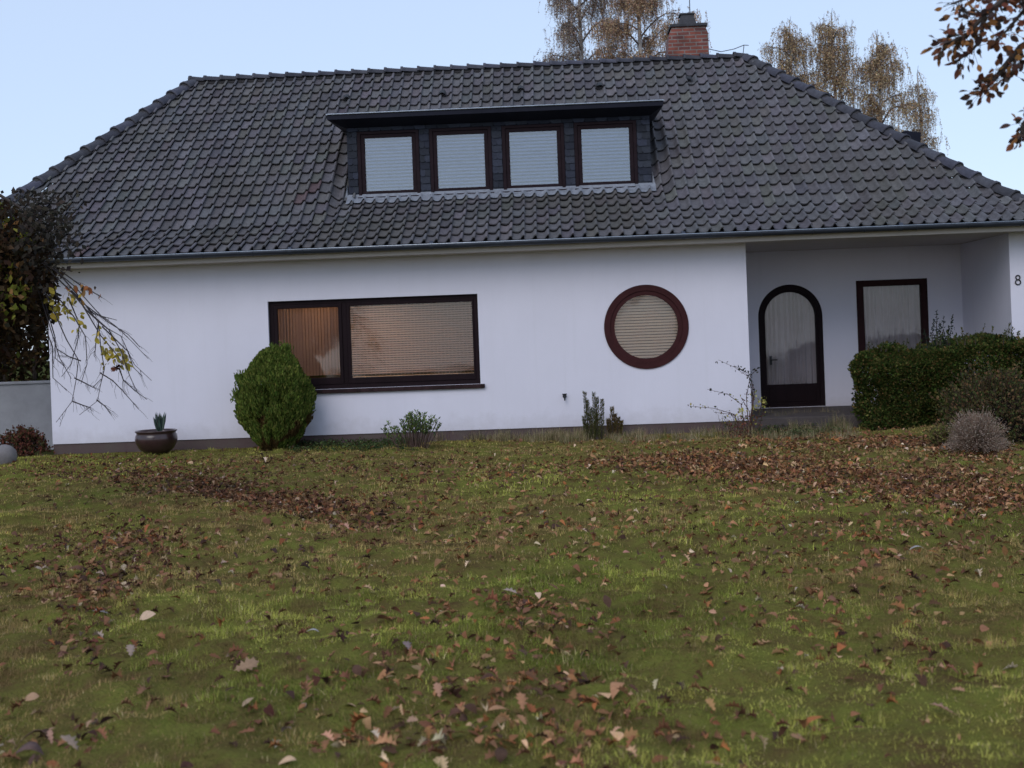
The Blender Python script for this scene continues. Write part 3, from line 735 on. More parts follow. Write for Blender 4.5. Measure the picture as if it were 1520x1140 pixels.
c = MB(); c.tube([(3.03, Yc0+.25, 8.0), (3.03, Yc0+.25, 9.3)], .010, 6); c.build('antenna', M['metal_black'], ch)
c = MB(); c.tube([(3.32, RY+.3, RZ+.30), (3.6, RY+.1, RZ+.17), (3.85, RY, RZ+.19), (4.05, RY, RZ+.26), (4.14, RY, RZ+.25)], .008, 5); c.tube([(4.02, RY, RZ+.05), (4.05, RY, RZ+.26)], .008, 5)
c.build('lightning_wire', M['metal_black'], house)

# lit rooms behind the blinds
for nm, loc, e in (('room_lamp', (-3.0, .75, 2.80), 110), ('room_lamp', (1.55, .70, 2.80), 30)):
    ll = bpy.data.lights.new(nm, 'POINT'); ll.energy = e; ll.color = (1, .52, .24); ll.shadow_soft_size = .15
    lo_ = bpy.data.objects.new(nm, ll); COL.objects.link(lo_); lo_.location = loc

# ------------------------------------------------------------------ grass
def blade_template(): return ([(-.5, 0, 0), (.5, 0, 0), (-.36, .12, .55), (.36, .12, .55), (0, .42, 1)], [np.array([[0, 1, 3, 2]]), np.array([[2, 3, 4]])])
BL = blade_template()
def grass_field(n, d0, d1, h, wd, seed, margin=1.8, lean=-.95, tuft=False):
    r = np.random.default_rng(seed); d = np.sqrt(r.uniform(d0*d0, d1*d1, n)); s = r.uniform(-1, 1, n)
    lat = s*(d*.432+margin)
    P = CAM[None, :2]+d[:, None]*_Fw[None, :2]+lat[:, None]*_Rt[None, :2]
    keep = (P[:, 1] < -.02); P = P[keep]; n = len(P)
    big = vnoise(P, 1.5, 11); mid_ = vnoise(P, .45, 12); sm = vnoise(P, .16, 13); pt = vnoise(P, 3.3, 14)
    dens = sstep(.10, .50, mid_*.55+sm*.45)
    k = r.uniform(0, 1, n) < (.30+.70*dens); P = P[k]; big, mid_, sm, pt = big[k], mid_[k], sm[k], pt[k]; n = len(P)
    if tuft:
        k = vnoise(P, .11, 16)*.6+vnoise(P, .5, 17)*.4 > .56; P = P[k]; big, mid_, sm, pt = big[k], mid_[k], sm[k], pt[k]; n = len(P)
    z = lawn_h(P[:, 0], P[:, 1])-.006
    gcol = np.array([.285, .320, .062]); ycol = np.array([.500, .470, .110]); bcol = np.array([.430, .285, .125]); dcol = np.array([.085, .110, .020])
    tone = .45*big+.35*mid_+.2*sm+r.normal(0, .10, n)
    c = gcol+(ycol-gcol)*sstep(.46, .70, tone)[:, None]
    c = c+(dcol-c)*sstep(.50, .28, tone)[:, None] if False else c+(dcol-c)*(1-sstep(.24, .46, tone))[:, None]
    straw = sstep(.44, .66, .14*sstep(-9.5, -3, P[:, 1])+.6*pt+.4*vnoise(P, .7, 15)+r.normal(0, .09, n)); c = c+(bcol-c)*(straw*.85)[:, None]
    dry = r.uniform(0, 1, n) < .10; c[dry] = np.array([.50, .38, .20])*r.uniform(.6, 1.2, (dry.sum(), 1))
    cl = .6*vnoise(P, .065, 18)+.4*vnoise(P, .19, 19); c = c*(.42+1.1*cl)[:, None]  # clump tone: micro-shadows between tufts put into colour, with wet and dry moss
    br = sstep(.56, .72, vnoise(P, .13, 20)*.6+vnoise(P, .6, 21)*.4); c = c+(np.array([.20, .125, .06])-c)*(.75*br)[:, None]
    c = c*(1+r.normal(0, .28, (n, 1)))
    c = np.clip(c, .01, 1)
    hh = h*(.45+.8*sm)*r.uniform(.6, 1.3, n); ww = wd*r.uniform(.6, 1.4, n)
    Rm = rotz(r.uniform(0, 2*math.pi, n)) @ rotx(r.normal(lean, .50, n))
    V, F, C = scatter_arrays(BL[0], BL[1], np.column_stack([P, z]), Rm, np.column_stack([ww, hh, hh]), c)
    return V, F, C
V, F, C = merge([grass_field(420000, 3.6, 8.2, .030, .0032, 1), grass_field(280000, 8.0, 13.2, .032, .0052, 2), grass_field(240000, 13, 20.6, .034, .0085, 3),
                 grass_field(240000, 3.6, 8.5, .048, .0030, 4, lean=-.35, tuft=True), grass_field(200000, 8.2, 13.5, .050, .0050, 5, lean=-.4, tuft=True), grass_field(160000, 13, 20.6, .052, .0080, 6, lean=-.4, tuft=True)])
tag(npmesh('grass', V, F, M['grass'], None, C), 'short mossy autumn lawn grass with straw patches in front of the white house', 'grass', kind='stuff')

# dry grass and weeds along the wall
def tufts(centers, n_per, h, spread, cols, seed, wd=.006):
    r = np.random.default_rng(seed); parts = []
    for (x, y, hh, sp) in centers:
        n = n_per; a = r.uniform(0, 2*math.pi, n); rr = sp*np.sqrt(r.uniform(0, 1, n)); px_, py_ = x+rr*np.cos(a), y+rr*np.sin(a)*.6
        z = lawn_h(px_, py_)-.01; L = hh*r.uniform(.4, 1.15, n)
        Rm = rotz(r.uniform(0, 2*math.pi, n)) @ rotx(r.normal(-.12, .22, n))
        V, F, C = scatter_arrays(BL[0], BL[1], np.column_stack([px_, py_, z]), Rm, np.column_stack([np.full(n, wd), L*.6, L]), pick(cols, n))
        parts.append((V, F, C))
    return merge(parts)
cs = []
for i in range(260):
    px = random.uniform(600, 1270) if i < 150 else random.uniform(650, 870); q = gnd(px, random.uniform(642, 655)); hh = .18 if 650 < px < 870 else .15
    cs.append((q[0], q[1], hh*random.uniform(.6, 1.3), .12))
for i in range(36):
    px = random.uniform(1130, 1260); q = gnd(px, random.uniform(628, 646)); cs.append((q[0], q[1], random.uniform(.12, .34), .08))
V, F, C = tufts(cs, 60, .2, .1, [(.34, .27, .16), (.26, .21, .12), (.16, .17, .06), (.42, .34, .22)], 5)
tag(npmesh('dry_grass', V, F, M['grass'], None, C), 'tall pale dry grass along the foot of the white wall', 'dry grass', kind='stuff')
cs = []
for i in range(110):
    q = gnd(random.uniform(440, 620), random.uniform(655, 672)); cs.append((q[0], q[1], random.uniform(.05, .12), .12))
for i in range(60):
    q = gnd(random.uniform(1120, 1250), random.uniform(636, 650)); cs.append((q[0], q[1], random.uniform(.05, .13), .12))
parts = []
for (x, y, hh, sp) in cs:
    n = 40; P = np.column_stack([x+rng.normal(0, sp*.7, n), y+rng.normal(0, sp*.5, n), np.zeros(n)]); P[:, 1] = np.minimum(P[:, 1], -.2)
    P[:, 2] = lawn_h(P[:, 0], P[:, 1])+rng.uniform(0, hh, n)
    parts.append(scatter_arrays(*LEAF4, P, rand_rot(n, .6), rng.uniform(.025, .05, n), pick([(.05, .085, .035), (.085, .11, .04), (.06, .05, .025)], n)))
V, F, C = merge(parts)
tag(npmesh('ground_cover', V, F, M['foliage'], None, C), 'low green weeds creeping along the plinth of the white wall', 'ground cover', kind='stuff')

# ------------------------------------------------------------------ fallen leaves
LC = [(.26, .120, .060), (.36, .190, .095), (.15, .072, .042), (.50, .31, .18), (.09, .050, .036), (.34, .13, .05), (.60, .45, .31)]
LW = [.29, .19, .22, .06, .14, .08, .02]
def blob(n, px, py, sx, sy, tilt=0):
    a = rng.normal(0, 1, (n, 2)); x = px+a[:, 0]*sx; y = py+a[:, 1]*sy+a[:, 0]*sx*tilt
    y = np.clip(y, 640, 1180)
    return np.array([gnd(u_, v_) for u_, v_ in zip(x, y)])
PTS = []
def B(*a): PTS.append(blob(*a))
B(1500, 1010, 690, 90, 9, .0); B(2300, 1130, 698, 110, 14, .03); B(2800, 1330, 715, 120, 20, .08); B(1000, 1450, 735, 60, 16, .1)
B(900, 1200, 662, 90, 7, .0); B(1200, 1350, 662, 70, 6, .08); B(350, 1460, 680, 50, 8, .1)
B(900, 680, 700, 150, 12, 0); B(400, 100, 850, 70, 30, 0); B(300, 200, 800, 50, 12, 0); B(2400, 290, 722, 95, 12, .12); B(1700, 440, 748, 80, 12, .14); B(130, 560, 745, 60, 10, 0)
B(700, 330, 690, 120, 8, 0); B(420, 90, 700, 70, 12, -.05)
B(110, 160, 815, 40, 14, 0); B(120, 230, 840, 40, 16, -.2); B(110, 150, 880, 35, 22, 0); B(90, 120, 950, 40, 30, 0); B(50, 80, 1100, 60, 22, 0)
B(70, 770, 905, 28, 14, 0); B(60, 830, 930, 30, 20, 0); B(80, 800, 1000, 70, 40, 0); B(90, 640, 980, 60, 50, 0); B(25, 850, 1100, 50, 30, 0); B(70, 650, 900, 60, 40, 0)
B(220, 1180, 880, 150, 50, .1); B(90, 1300, 970, 120, 50, .1); B(60, 1050, 1080, 150, 40, 0); B(300, 400, 860, 220, 80, 0); B(260, 700, 1080, 200, 40, 0); B(800, 1000, 765, 260, 40, 0); B(450, 1350, 800, 120, 40, 0)
B(90, 520, 1000, 220, 70, 0); B(400, 600, 775, 200, 40, 0)
n = 1900; d_ = np.sqrt(rng.uniform(16, 400, n)); lat = rng.uniform(-1, 1, n)*(d_*.45+1.5)
PTS.append(np.column_stack([CAM[0]+d_*_Fw[0]+lat*_Rt[0], CAM[1]+d_*_Fw[1]+lat*_Rt[1], np.zeros(n)]))
P = np.concatenate(PTS); P = P[(P[:, 1] < -.15) & (P[:, 1] > -17.5)]; n = len(P)
P[:, 2] = lawn_h(P[:, 0], P[:, 1])+rng.uniform(.004, .034, n)
dist = P[:, 1]+CAM_D
sz = rng.uniform(.034, .076, n)+.035*(rng.uniform(0, 1, n)**4)
oak = rng.uniform(0, 1, n) < .7
cc = pick(LC, n, .22, LW)
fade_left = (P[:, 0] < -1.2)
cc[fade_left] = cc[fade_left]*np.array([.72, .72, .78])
Rm = rand_rot(n, .40)
sc = np.column_stack([sz*rng.uniform(.6, 1.2, n), sz, sz*rng.uniform(.5, 4.5, n)])
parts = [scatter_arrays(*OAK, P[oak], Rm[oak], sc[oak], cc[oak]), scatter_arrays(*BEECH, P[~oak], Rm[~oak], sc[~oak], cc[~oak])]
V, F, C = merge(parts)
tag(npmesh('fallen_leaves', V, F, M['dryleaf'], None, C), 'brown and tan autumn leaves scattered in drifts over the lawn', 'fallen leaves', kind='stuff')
# the few large leaves one can point to
def big_leaf(px, py, size, rot, col, tmpl, curl, label, lift=.03, tx=0, ty=0):
    q = gnd(px, py); z = float(lawn_h(np.array([q[0]]), np.array([q[1]]))[0])+lift
    tv = np.array(tmpl[0]); tv = tv-np.array([0, .5, 0])
    if tmpl is BEECH: tv[:, 0] *= .72; tv[:, 2] += np.abs(tv[:, 0])*.5; tv[:, 2] = tv[:, 2]*curl+.12*curl*(tv[:, 1]**2)
    Rm = (rotz(np.array([R_(rot)])) @ rotx(np.array([R_(tx)])) @ roty(np.array([R_(ty)])))
    V, F, C = scatter_arrays(tv*size, tmpl[1], np.zeros((1, 3)), Rm, np.ones(1), np.array([col]))
    stem = MB()
    o = npmesh('fallen_leaf', V, F, M['dryleaf'], None, C); o.location = (q[0], q[1], z)
    so_ = o.modifiers.new('thickness', 'SOLIDIFY'); so_.thickness = .0012
    tag(o, label, 'fallen leaf', 'large fallen leaves on the lawn')
big_leaf(366, 996, .14, -62, (.34, .22, .14), OAK, 2.6, 'large folded grey-brown leaf lying alone on green grass left of centre', .05, 12, 52)
big_leaf(194, 975, .10, 20, (.34, .25, .20), OAK, 1.5, 'pale greyish leaf on the lawn left of the large folded leaf', .04, 30, 10)
big_leaf(150, 919, .11, 100, (.24, .21, .19), OAK, 1.2, 'grey-white lobed leaf on dark ground at the left edge of the lawn', .03, 14, 0)
big_leaf(104, 1114, .12, 60, (.33, .24, .18), OAK, 1.6, 'pale pinkish lobed leaf in the bottom left corner', .035, 25, 10)
big_leaf(48, 1100, .14, 115, (.22, .14, .12), BEECH, 2.2, 'long brown curled leaf beside the pale leaf in the bottom left corner', .035, 12, 25)
big_leaf(40, 1122, .14, 95, (.14, .09, .08), BEECH, 2.2, 'dark brown leaf lowest in the bottom left corner', .03, 10, -15)
big_leaf(1400, 1072, .11, 70, (.46, .26, .17), OAK, 1.5, 'light orange-brown leaf alone in the bottom right of the lawn', .04, 20, 10)
big_leaf(651, 1046, .085, 20, (.42, .23, .15), OAK, 2.0, 'upright orange-brown leaf near the bottom centre of the lawn', .05, 45, 0)
big_leaf(760, 892, .12, 80, (.44, .32, .26), OAK, 1.4, 'pale tan leaf topping the small leaf cluster at the lawn centre', .04, 16, 0)
big_leaf(775, 1072, .10, 10, (.40, .20, .11), OAK, 2.0, 'russet leaf standing up at the bottom centre of the lawn', .05, 40, 15)
big_leaf(464, 941, .075, 85, (.42, .39, .38), BEECH, 1.2, 'small whitish leaf on the green grass left of centre', .04, 10, 0)
big_leaf(1361, 834, .10, 90, (.42, .39, .37), BEECH, 1.2, 'narrow whitish leaf on the lawn at right', .04, 6, 0)
big_leaf(605, 965, .09, 30, (.24, .18, .17), OAK, 1.5, 'grey-brown leaf near the lawn centre with small russet leaves around', .03, 25, 5)

# ------------------------------------------------------------------ shrubs and plants near the house
def foliage(name, parent, parts, m_='foliage', **kw):
    V, F, C = merge(parts); return npmesh(name, V, F, M[m_], parent, C)
# pot with a spiky plant
q = gnd(233, 675); pc = Vector((q[0], q[1], GZ))
pot = empty('plant_pot', pc, 'wide dark glazed bowl pot of earth standing by the left end of the white wall', 'plant pot')
b = MB(); b.lathe([(.17, .03), (.19, .035), (.27, .10), (.325, .20), (.335, .26), (.325, .32), (.305, .355), (.325, .375), (.335, .385), (.325, .40), (.30, .395), (.285, .36), (.285, .34)], pc, 40)
b.build('bowl', M['pot'], pot, smooth=True)
for k in range(3):
    b = MB(); a = k*2.1+.6; b.lathe([(.04, -.02), (.05, .0), (.055, .05)], (pc.x+.13*math.cos(a), pc.y+.13*math.sin(a), pc.z), 10); b.build('foot', M['pot'], pot)
b = MB(); b.lathe([(.29, .33), (.15, .355), (.01, .365)], pc, 24); b.build('soil', M['soil'], pot)
ag = empty('succulent', pc+Vector((.06, 0, .36)), 'small grey-green spiky rosette plant growing in the dark bowl pot', 'potted plant')
n = 34; a = rng.uniform(0, 2*math.pi, n); tl = rng.uniform(.02, .32, n); D = np.column_stack([np.cos(a)*np.sin(tl), np.sin(a)*np.sin(tl), np.cos(tl)])
pp = np.tile(np.array([pc.x+.06, pc.y, pc.z+.35]), (n, 1))+D*np.array([.05, .05, 0])
parts = [scatter_arrays([(0, 0, 0), (.09, .25, .03), (.07, .6, .03), (0, 1, 0), (-.07, .6, .03), (-.09, .25, .03), (0, .3, -.02), (0, .65, -.015)], [np.array([[0, 1, 6, 5], [6, 1, 2, 7], [5, 6, 7, 4]]), np.array([[7, 2, 3], [4, 7, 3]])], pp, dir_rot(D), rng.uniform(.20, .36, n), pick([(.075, .10, .085), (.10, .12, .11), (.05, .08, .06)], n))]
foliage('leaves', ag, parts)

# conical conifer
q = gnd(412, 668); tc_ = Vector((q[0], q[1], GZ))
th = empty('conifer_shrub', tc_, 'dense egg-shaped green conifer standing in front of the wide window', 'shrub')
prof_z = np.array([0, .10, .35, .62, .85, 1.10, 1.33, 1.46, 1.56, 1.62]); prof_r = np.array([.24, .34, .50, .61, .64, .55, .42, .31, .20, .07])
n = 46000; z = rng.uniform(0.0, 1.61, n); a = rng.uniform(0, 2*math.pi, n); R0 = np.interp(z, prof_z, prof_r)
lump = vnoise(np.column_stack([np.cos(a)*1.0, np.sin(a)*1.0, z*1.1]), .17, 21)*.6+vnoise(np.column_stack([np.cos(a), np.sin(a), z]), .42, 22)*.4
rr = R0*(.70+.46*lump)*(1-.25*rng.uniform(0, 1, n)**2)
P = np.column_stack([tc_.x+rr*np.cos(a), tc_.y+rr*np.sin(a), tc_.z+z])
D = np.column_stack([np.cos(a)*.35, np.sin(a)*.35, np.full(n, 1.0)])+rng.normal(0, .22, (n, 3))
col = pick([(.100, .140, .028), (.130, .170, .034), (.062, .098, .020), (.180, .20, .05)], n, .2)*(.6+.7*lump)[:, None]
brown = (vnoise(P, .22, 23) > .60) & (z < .55); col[brown] = pick([(.085, .055, .022)], int(brown.sum()), .2)
foliage('foliage', th, [scatter_arrays(*SPRAY, P, dir_rot(D), rng.uniform(.035, .085, n)[:, None]*np.array([[1.1, 1, 1]]), col)])
# stray side shoots
sh = []
for (px, py, k) in ((360, 566, 420), (353, 590, 180), (408, 524, 200), (424, 522, 150)):
    c = at(px, py, q[1]); P = c+rng.normal(0, 1, (k, 3))*np.array([.045, .06, .05]); sh.append(scatter_arrays(*SPRAY, P, dir_rot(rng.normal(0, .35, (k, 3))+np.array([0, 0, .9])), rng.uniform(.05, .10, k), pick([(.09, .13, .03), (.11, .15, .03)], k)))
foliage('side_shoots', th, sh)
b = MB(); b.tube([tc_+Vector((0, 0, -.05)), tc_+Vector((0, 0, .7)), tc_+Vector((0, 0, 1.5))], [.06, .04, .01], 8)
for k in range(40):
    a = random.uniform(0, 6.28); z = random.uniform(.0, .8); b.tube([tc_+Vector((0, 0, z)), tc_+Vector((math.cos(a)*.2, math.sin(a)*.2, z+.15)), tc_+Vector((math.cos(a)*.42, math.sin(a)*.42, z+.45))], [.015, .01, .004], 5)
b.build('trunk', M['bark'], th)

def stemmy(name, label, cat, base, stems, leafcols, leaf, nleaf, stemcol, lean=.25, srad=.006, leafpart=.45, spread=.18, up=.35):
    """upright shrub: stems = [(dx, height)]"""
    random.shuffle(stems)
    e = empty(name, base, label, cat); b = MB(); parts = []
    for (dx, hgt) in stems:
        a = random.uniform(0, 6.28); p0 = Vector(base)+Vector((dx*.45, random.uniform(-spread, spread)*.5, -.03)); tip = Vector(base)+Vector((dx, random.uniform(-spread, spread), hgt))
        mid_ = p0.lerp(tip, .5)+Vector((random.uniform(-.03, .03), 0, .02)); b.tube([p0, mid_, tip], [srad*1.5, srad, srad*.4], 5, stemcol)
        n = nleaf; s = rng.uniform(1-leafpart, 1.02, n)[:, None]; A = np.array(p0); T = np.array(tip); P = A+(T-A)*s+rng.normal(0, .008, (n, 3))
        aa = rng.uniform(0, 6.28, n); D = np.column_stack([np.cos(aa), np.sin(aa), np.full(n, up/.35)])
        parts.append(scatter_arrays(*LEAF4, P, dir_rot(D), rng.uniform(.7, 1.2, n)[:, None]*np.array([leaf]), pick(leafcols, n)))
    b.build('stems', M['bark'], e); foliage('leaves', e, parts); return e
# low broom-like bush under the right part of the wide window
q = gnd(614, 668)
st = []
for k in range(46):
    u_ = random.gauss(0, .19); st.append((u_, max(.2, .55-abs(u_-.0)*.35+random.uniform(-.10, .06))))
st += [(-.47, .34), (-.40, .42), (-.44, .38), (.42, .36), (.37, .45)]
stemmy('low_bush', 'small bush with bright green tips on bare brown stems below the wide window', 'bush', (q[0], q[1], GZ), st, [(.17, .23, .05), (.11, .16, .05), (.075, .11, .06)], (.030, .055, .04), 26, (1.3, 1.0, .9), srad=.005, leafpart=.42)
# upright yews
for (px, py, tips, lab, cols) in ((886, 652, [(-.17, .76), (-.13, .62), (-.02, .74), (.02, .66), (-.07, .50), (.11, .62), (.0, .40), (-.20, .36)], 'taller dark upright yew with stubby vertical shoots before the white wall', [(.075, .095, .035), (.10, .11, .04), (.14, .11, .05)]),
                                  (908, 648, [(.02, .48), (.07, .36), (.12, .30), (-.05, .28), (.17, .24)], 'shorter brownish upright yew right beside the taller dark one', [(.18, .13, .05), (.13, .12, .045), (.20, .12, .07)])):
    q = gnd(px, py); e = empty('upright_yew', (q[0], q[1], GZ), lab, 'shrub', 'upright yews before the wall'); b = MB(); parts = []
    for dx, hh in tips:
        p0 = Vector((q[0]+dx*.7, q[1]+random.uniform(-.06, .06), GZ)); p1 = Vector((q[0]+dx, p0.y, GZ+hh)); b.tube([p0, p1], [.012, .004], 6)
        n = 520; s = rng.uniform(.05, 1, n)[:, None]; aa = rng.uniform(0, 6.28, n); r = .040*np.sqrt(np.clip(1.03-s[:, 0], 0, 1))*1.2
        P = np.array(p0)+(np.array(p1)-np.array(p0))*s+np.column_stack([np.cos(aa)*r*.5, np.sin(aa)*r*.5, np.zeros(n)])
        D = np.column_stack([np.cos(aa), np.sin(aa), np.full(n, 1.1)]); parts.append(scatter_arrays(*LEAF4, P, dir_rot(D), rng.uniform(.7, 1.3, n)[:, None]*np.array([[.012, .045, .02]]), pick(cols, n, .22)))
    b.build('stems', M['bark'], e); foliage('needles', e, parts)
# rambling rose
q = gnd(1105, 648); e = empty('rose_bush', (q[0], q[1], GZ), 'straggly rose bush with thin arching stems and a few yellow leaves at the entrance corner', 'bush')
Yr = q[1]; b = MB(); parts = []
canes = [[(1112, 650), (1118, 600), (1112, 560), (1090, 545), (1066, 534)], [(1110, 650), (1118, 590), (1116, 565), (1105, 552), (1090, 543)], [(1112, 648), (1120, 580), (1112, 555), (1100, 548)],
         [(1108, 650), (1100, 600), (1080, 585), (1050, 578)], [(1104, 650), (1090, 615), (1060, 606), (1024, 603)], [(1110, 650), (1125, 620), (1130, 600)], [(1104, 650), (1095, 625), (1085, 615), (1060, 612)],
         [(1100, 652), (1085, 640), (1075, 622)], [(1112, 650), (1108, 590), (1114, 558), (1125, 546)], [(1116, 650), (1112, 610), (1100, 590)], [(1106, 650), (1098, 635), (1070, 628)], [(1116, 650), (1128, 630), (1136, 598)]]
for cn in canes:
    pts = [at(x, y, Yr+random.uniform(-.15, .15)) for x, y in cn]; b.tube(pts, [.008, .006, .004, .003, .002][:len(pts)], 5, (1.4, .9, .9))
    for s in np.linspace(0.15, 1, 14):
        i = min(int(s*(len(pts)-1)), len(pts)-2); u_ = s*(len(pts)-1)-i; c = pts[i]*(1-u_)+pts[i+1]*u_; k = random.choice((1, 2, 2, 3))
        low = c[2] < .55
        parts.append(scatter_arrays(*LEAF4, c+rng.normal(0, .018, (k, 3)), rand_rot(k, .9), rng.uniform(.028, .055, k), pick([(.30, .27, .06), (.06, .08, .035), (.10, .045, .03)] if low else [(.03, .04, .035), (.05, .05, .035)], k)))
n = 260; P = at(1105, 632, Yr)+rng.normal(0, 1, (n, 3))*np.array([.18, .1, .10]); P[:, 2] = np.maximum(P[:, 2], GZ+.01)
parts.append(scatter_arrays(*LEAF4, P, rand_rot(n, .9), rng.uniform(.02, .05, n), pick([(.22, .08, .05), (.13, .06, .045), (.13, .14, .05)], n)))
for (px, py, k) in ((1133, 597, 40), (1120, 604, 30), (1100, 612, 26), (1122, 588, 14)):
    parts.append(scatter_arrays(*LEAF4, at(px, py, Yr)+rng.normal(0, .035, (k, 3)), rand_rot(k, .9), rng.uniform(.03, .055, k), pick([(.55, .50, .16), (.36, .34, .10)], k)))
for k in range(40):
    c = at(random.gauss(1102, 14), 650, Yr); tip = c+np.array([random.gauss(0, .08), random.gauss(0, .05), random.uniform(.12, .38)]); b.tube([c, tip], [.004, .002], 4, (1.6, .8, .8))
b.build('stems', M['bark'], e); foliage('leaves', e, parts)

# clipped hedge on the right
def box_leaves(x0, x1, y0, y1, z0, z1, n, cols, size, seed, ztop=None, round_=.12):
    r = np.random.default_rng(seed); P = np.column_stack([r.uniform(x0, x1, n), r.uniform(y0, y1, n), r.uniform(z0, z1, n)])
    # bias to the shell
    ax = r.choice(4, n, p=[.48, .2, .12, .2]); dpt = np.abs(r.normal(0, .09, n))
    P[ax == 0, 1] = y0+dpt[ax == 0]; P[ax == 1, 2] = z1-dpt[ax == 1]; P[ax == 2, 0] = x0+dpt[ax == 2]
    bump_ = (vnoise(P, .42, seed)-.5)*.42+(vnoise(P, .15, seed+1)-.5)*.10
    P[:, 1] -= bump_*np.clip((y0+.5-P[:, 1])/.4, 0, 1); P[:, 2] += bump_*.45*np.clip((P[:, 2]-z1+.6)/.5, 0, 1); P[:, 0] -= bump_*np.clip((x0+.5-P[:, 0])/.4, 0, 1)
    # rounded upper left and front edges
    ex = np.clip((x0+round_*2-P[:, 0])/(round_*2), 0, 1); ez = np.clip((P[:, 2]-(z1-round_*2))/(round_*2), 0, 1); P[:, 2] -= ex*ez*round_
    ey = np.clip((y0+round_*2-P[:, 1])/(round_*2), 0, 1); P[:, 2] -= ey*ez*round_
    clump = vnoise(P, .20, seed+2)
    c = pick(cols, n, .22)*(.75+.5*clump)[:, None]
    D = np.column_stack([P[:, 0]-(x0+x1)/2, P[:, 1]-(y1), P[:, 2]-(z0+z1)/2+.6]); D /= np.linalg.norm(D, axis=1, keepdims=True); D = D+r.normal(0, .6, (n, 3))
    return scatter_arrays(*LEAF4, P, dir_rot(D), r.uniform(.7, 1.3, n)*size, c)
q = gnd(1285, 640); hx0, hy0 = q[0]+.20, q[1]
zt_ = at(1300, 520, hy0)[2]
e = empty('hedge', (hx0+1.5, hy0+.6, GZ), 'clipped dark green hedge before the porch window with ragged shoots on top', 'hedge')
HC = [(.050, .080, .018), (.075, .105, .024), (.030, .050, .015), (.12, .125, .036), (.030, .050, .014), (.16, .11, .04)]
parts = [box_leaves(hx0, hx0+1.35, hy0, hy0+1.5, GZ, zt_, 60000, HC, .045, 31), box_leaves(hx0+1.2, hx0+5.2, hy0+.25, hy0+1.6, GZ, zt_+.10, 95000, HC, .048, 33)]
foliage('foliage', e, parts)
parts = []; b = MB()
def sprig(px, py0, py1, Y, n, cols, lean=0, wd=.05, sz=.035):
    p0 = Vector(at(px, py0, Y)); p1 = Vector(at(px+lean, py1, Y)); b.tube([p0, p1], [.007, .002], 5)
    s = rng.uniform(0, 1, n)[:, None]; P = np.array(p0)+(np.array(p1)-np.array(p0))*s+rng.normal(0, wd, (n, 3))*(1.05-s)
    parts.append(scatter_arrays(*LEAF4, P, dir_rot(rng.normal(0, .5, (n, 3))+np.array([0, 0, .8])), rng.uniform(.6, 1.2, n)*sz, pick(cols, n)))
for px, top, le in ((1383, 475, 3), (1390, 462, 0), (1398, 470, 3), (1408, 468, 6), (1378, 490, -6), (1395, 480, 0), (1404, 485, 4)): sprig(px, 520, top, hy0+.5, 90, [(.028, .042, .030), (.02, .03, .022)], le, .045)
for px, top, le in ((1430, 488, -2), (1433, 495, 2), (1452, 482, 10), (1470, 485, 4), (1480, 478, 22), (1500, 484, 3), (1510, 490, 2), (1462, 494, -4), (1490, 490, 8), (1440, 500, 0), (1525, 486, 4), (1540, 480, -5)): sprig(px, 515, top, hy0+.7, 34, [(.09, .10, .035), (.05, .065, .03), (.12, .11, .04)], le, .03, .04)
for k in range(70):
    px = random.uniform(1290, 1600); sprig(px, 522 if px < 1380 else 512, (514 if px < 1380 else 500)-random.uniform(-2, 9), hy0+random.uniform(.1, 1.2), 14, [(.085, .10, .03), (.05, .07, .02)], random.uniform(-4, 4), .025, .04)
b.build('stems', M['bark'], e); foliage('shoots', e, parts)
b = MB()
for k in range(60):
    x = random.uniform(hx0+.2, hx0+4.6); y = hy0+random.uniform(.4, 1.2); b.tube([(x, y, GZ-.05), (x+random.uniform(-.1, .1), y, .5), (x+random.uniform(-.25, .25), y-random.uniform(0, .3), zt_-.15)], [.02, .012, .004], 5)
b.build('branches', M['bark'], e)
# straying tan twigs across the hedge face
def twiggy(name, label, cat, center, rx, ry, rz, n, cols, stemcol, leafn, sz, up=0.4, seglen=.3, rad=.003):
    e = empty(name, (center[0], center[1], GZ), label, cat); b = MB(); parts = []
    for k in range(n):
        a = random.uniform(0, 2*math.pi); el = random.uniform(.05, 1.45); d_ = Vector((math.cos(a)*math.cos(el)*rx, math.sin(a)*math.cos(el)*ry, math.sin(el)*rz)); d_ *= random.uniform(.75, 1.06)*(.72+.5*float(vnoise(np.array([[a*1.3, el*2.0]]), .7, 5)[0]))
        p0 = Vector((center[0], center[1], GZ))+Vector((d_.x*.15, d_.y*.15, 0)); p2 = Vector((center[0], center[1], GZ))+d_; p1 = p0.lerp(p2, .5)+Vector((0, 0, .06+random.uniform(-.03, .05)))
        c = random.uniform(.6, 1.4); b.tube([p0, p1, p2], [rad*1.5, rad, rad*.5], 4, tuple(c*s for s in stemcol), cap=False)
        if leafn:
            s = rng.uniform(.4, 1.0, leafn)[:, None]; P = np.array(p1)+(np.array(p2)-np.array(p1))*s+rng.normal(0, .02, (leafn, 3))
            parts.append(scatter_arrays(*LEAF4, P, dir_rot(rng.normal(0, .7, (leafn, 3))+np.array(d_)[None]*.8+np.array([0, 0, up])), rng.uniform(.6, 1.2, leafn)*sz, pick(cols, leafn)))
    b.build('twigs', M['bark'], e, fixn=False)
    if leafn: foliage('leaves', e, parts)
    return e
q = gnd(1500, 662); top = at(1500, 552, q[1])[2]-GZ
twiggy('dark_shrub', 'dark brown-green spreading shrub in front of the hedge at the right edge', 'shrub', (q[0]+.02, q[1]+.3), 1.05, .7, top, 900, [(.10, .095, .035), (.065, .085, .03), (.17, .10, .05), (.08, .06, .035)], (.8, .7, .7), 14, .045)
q = gnd(1455, 672); top = at(1455, 612, q[1])[2]-GZ
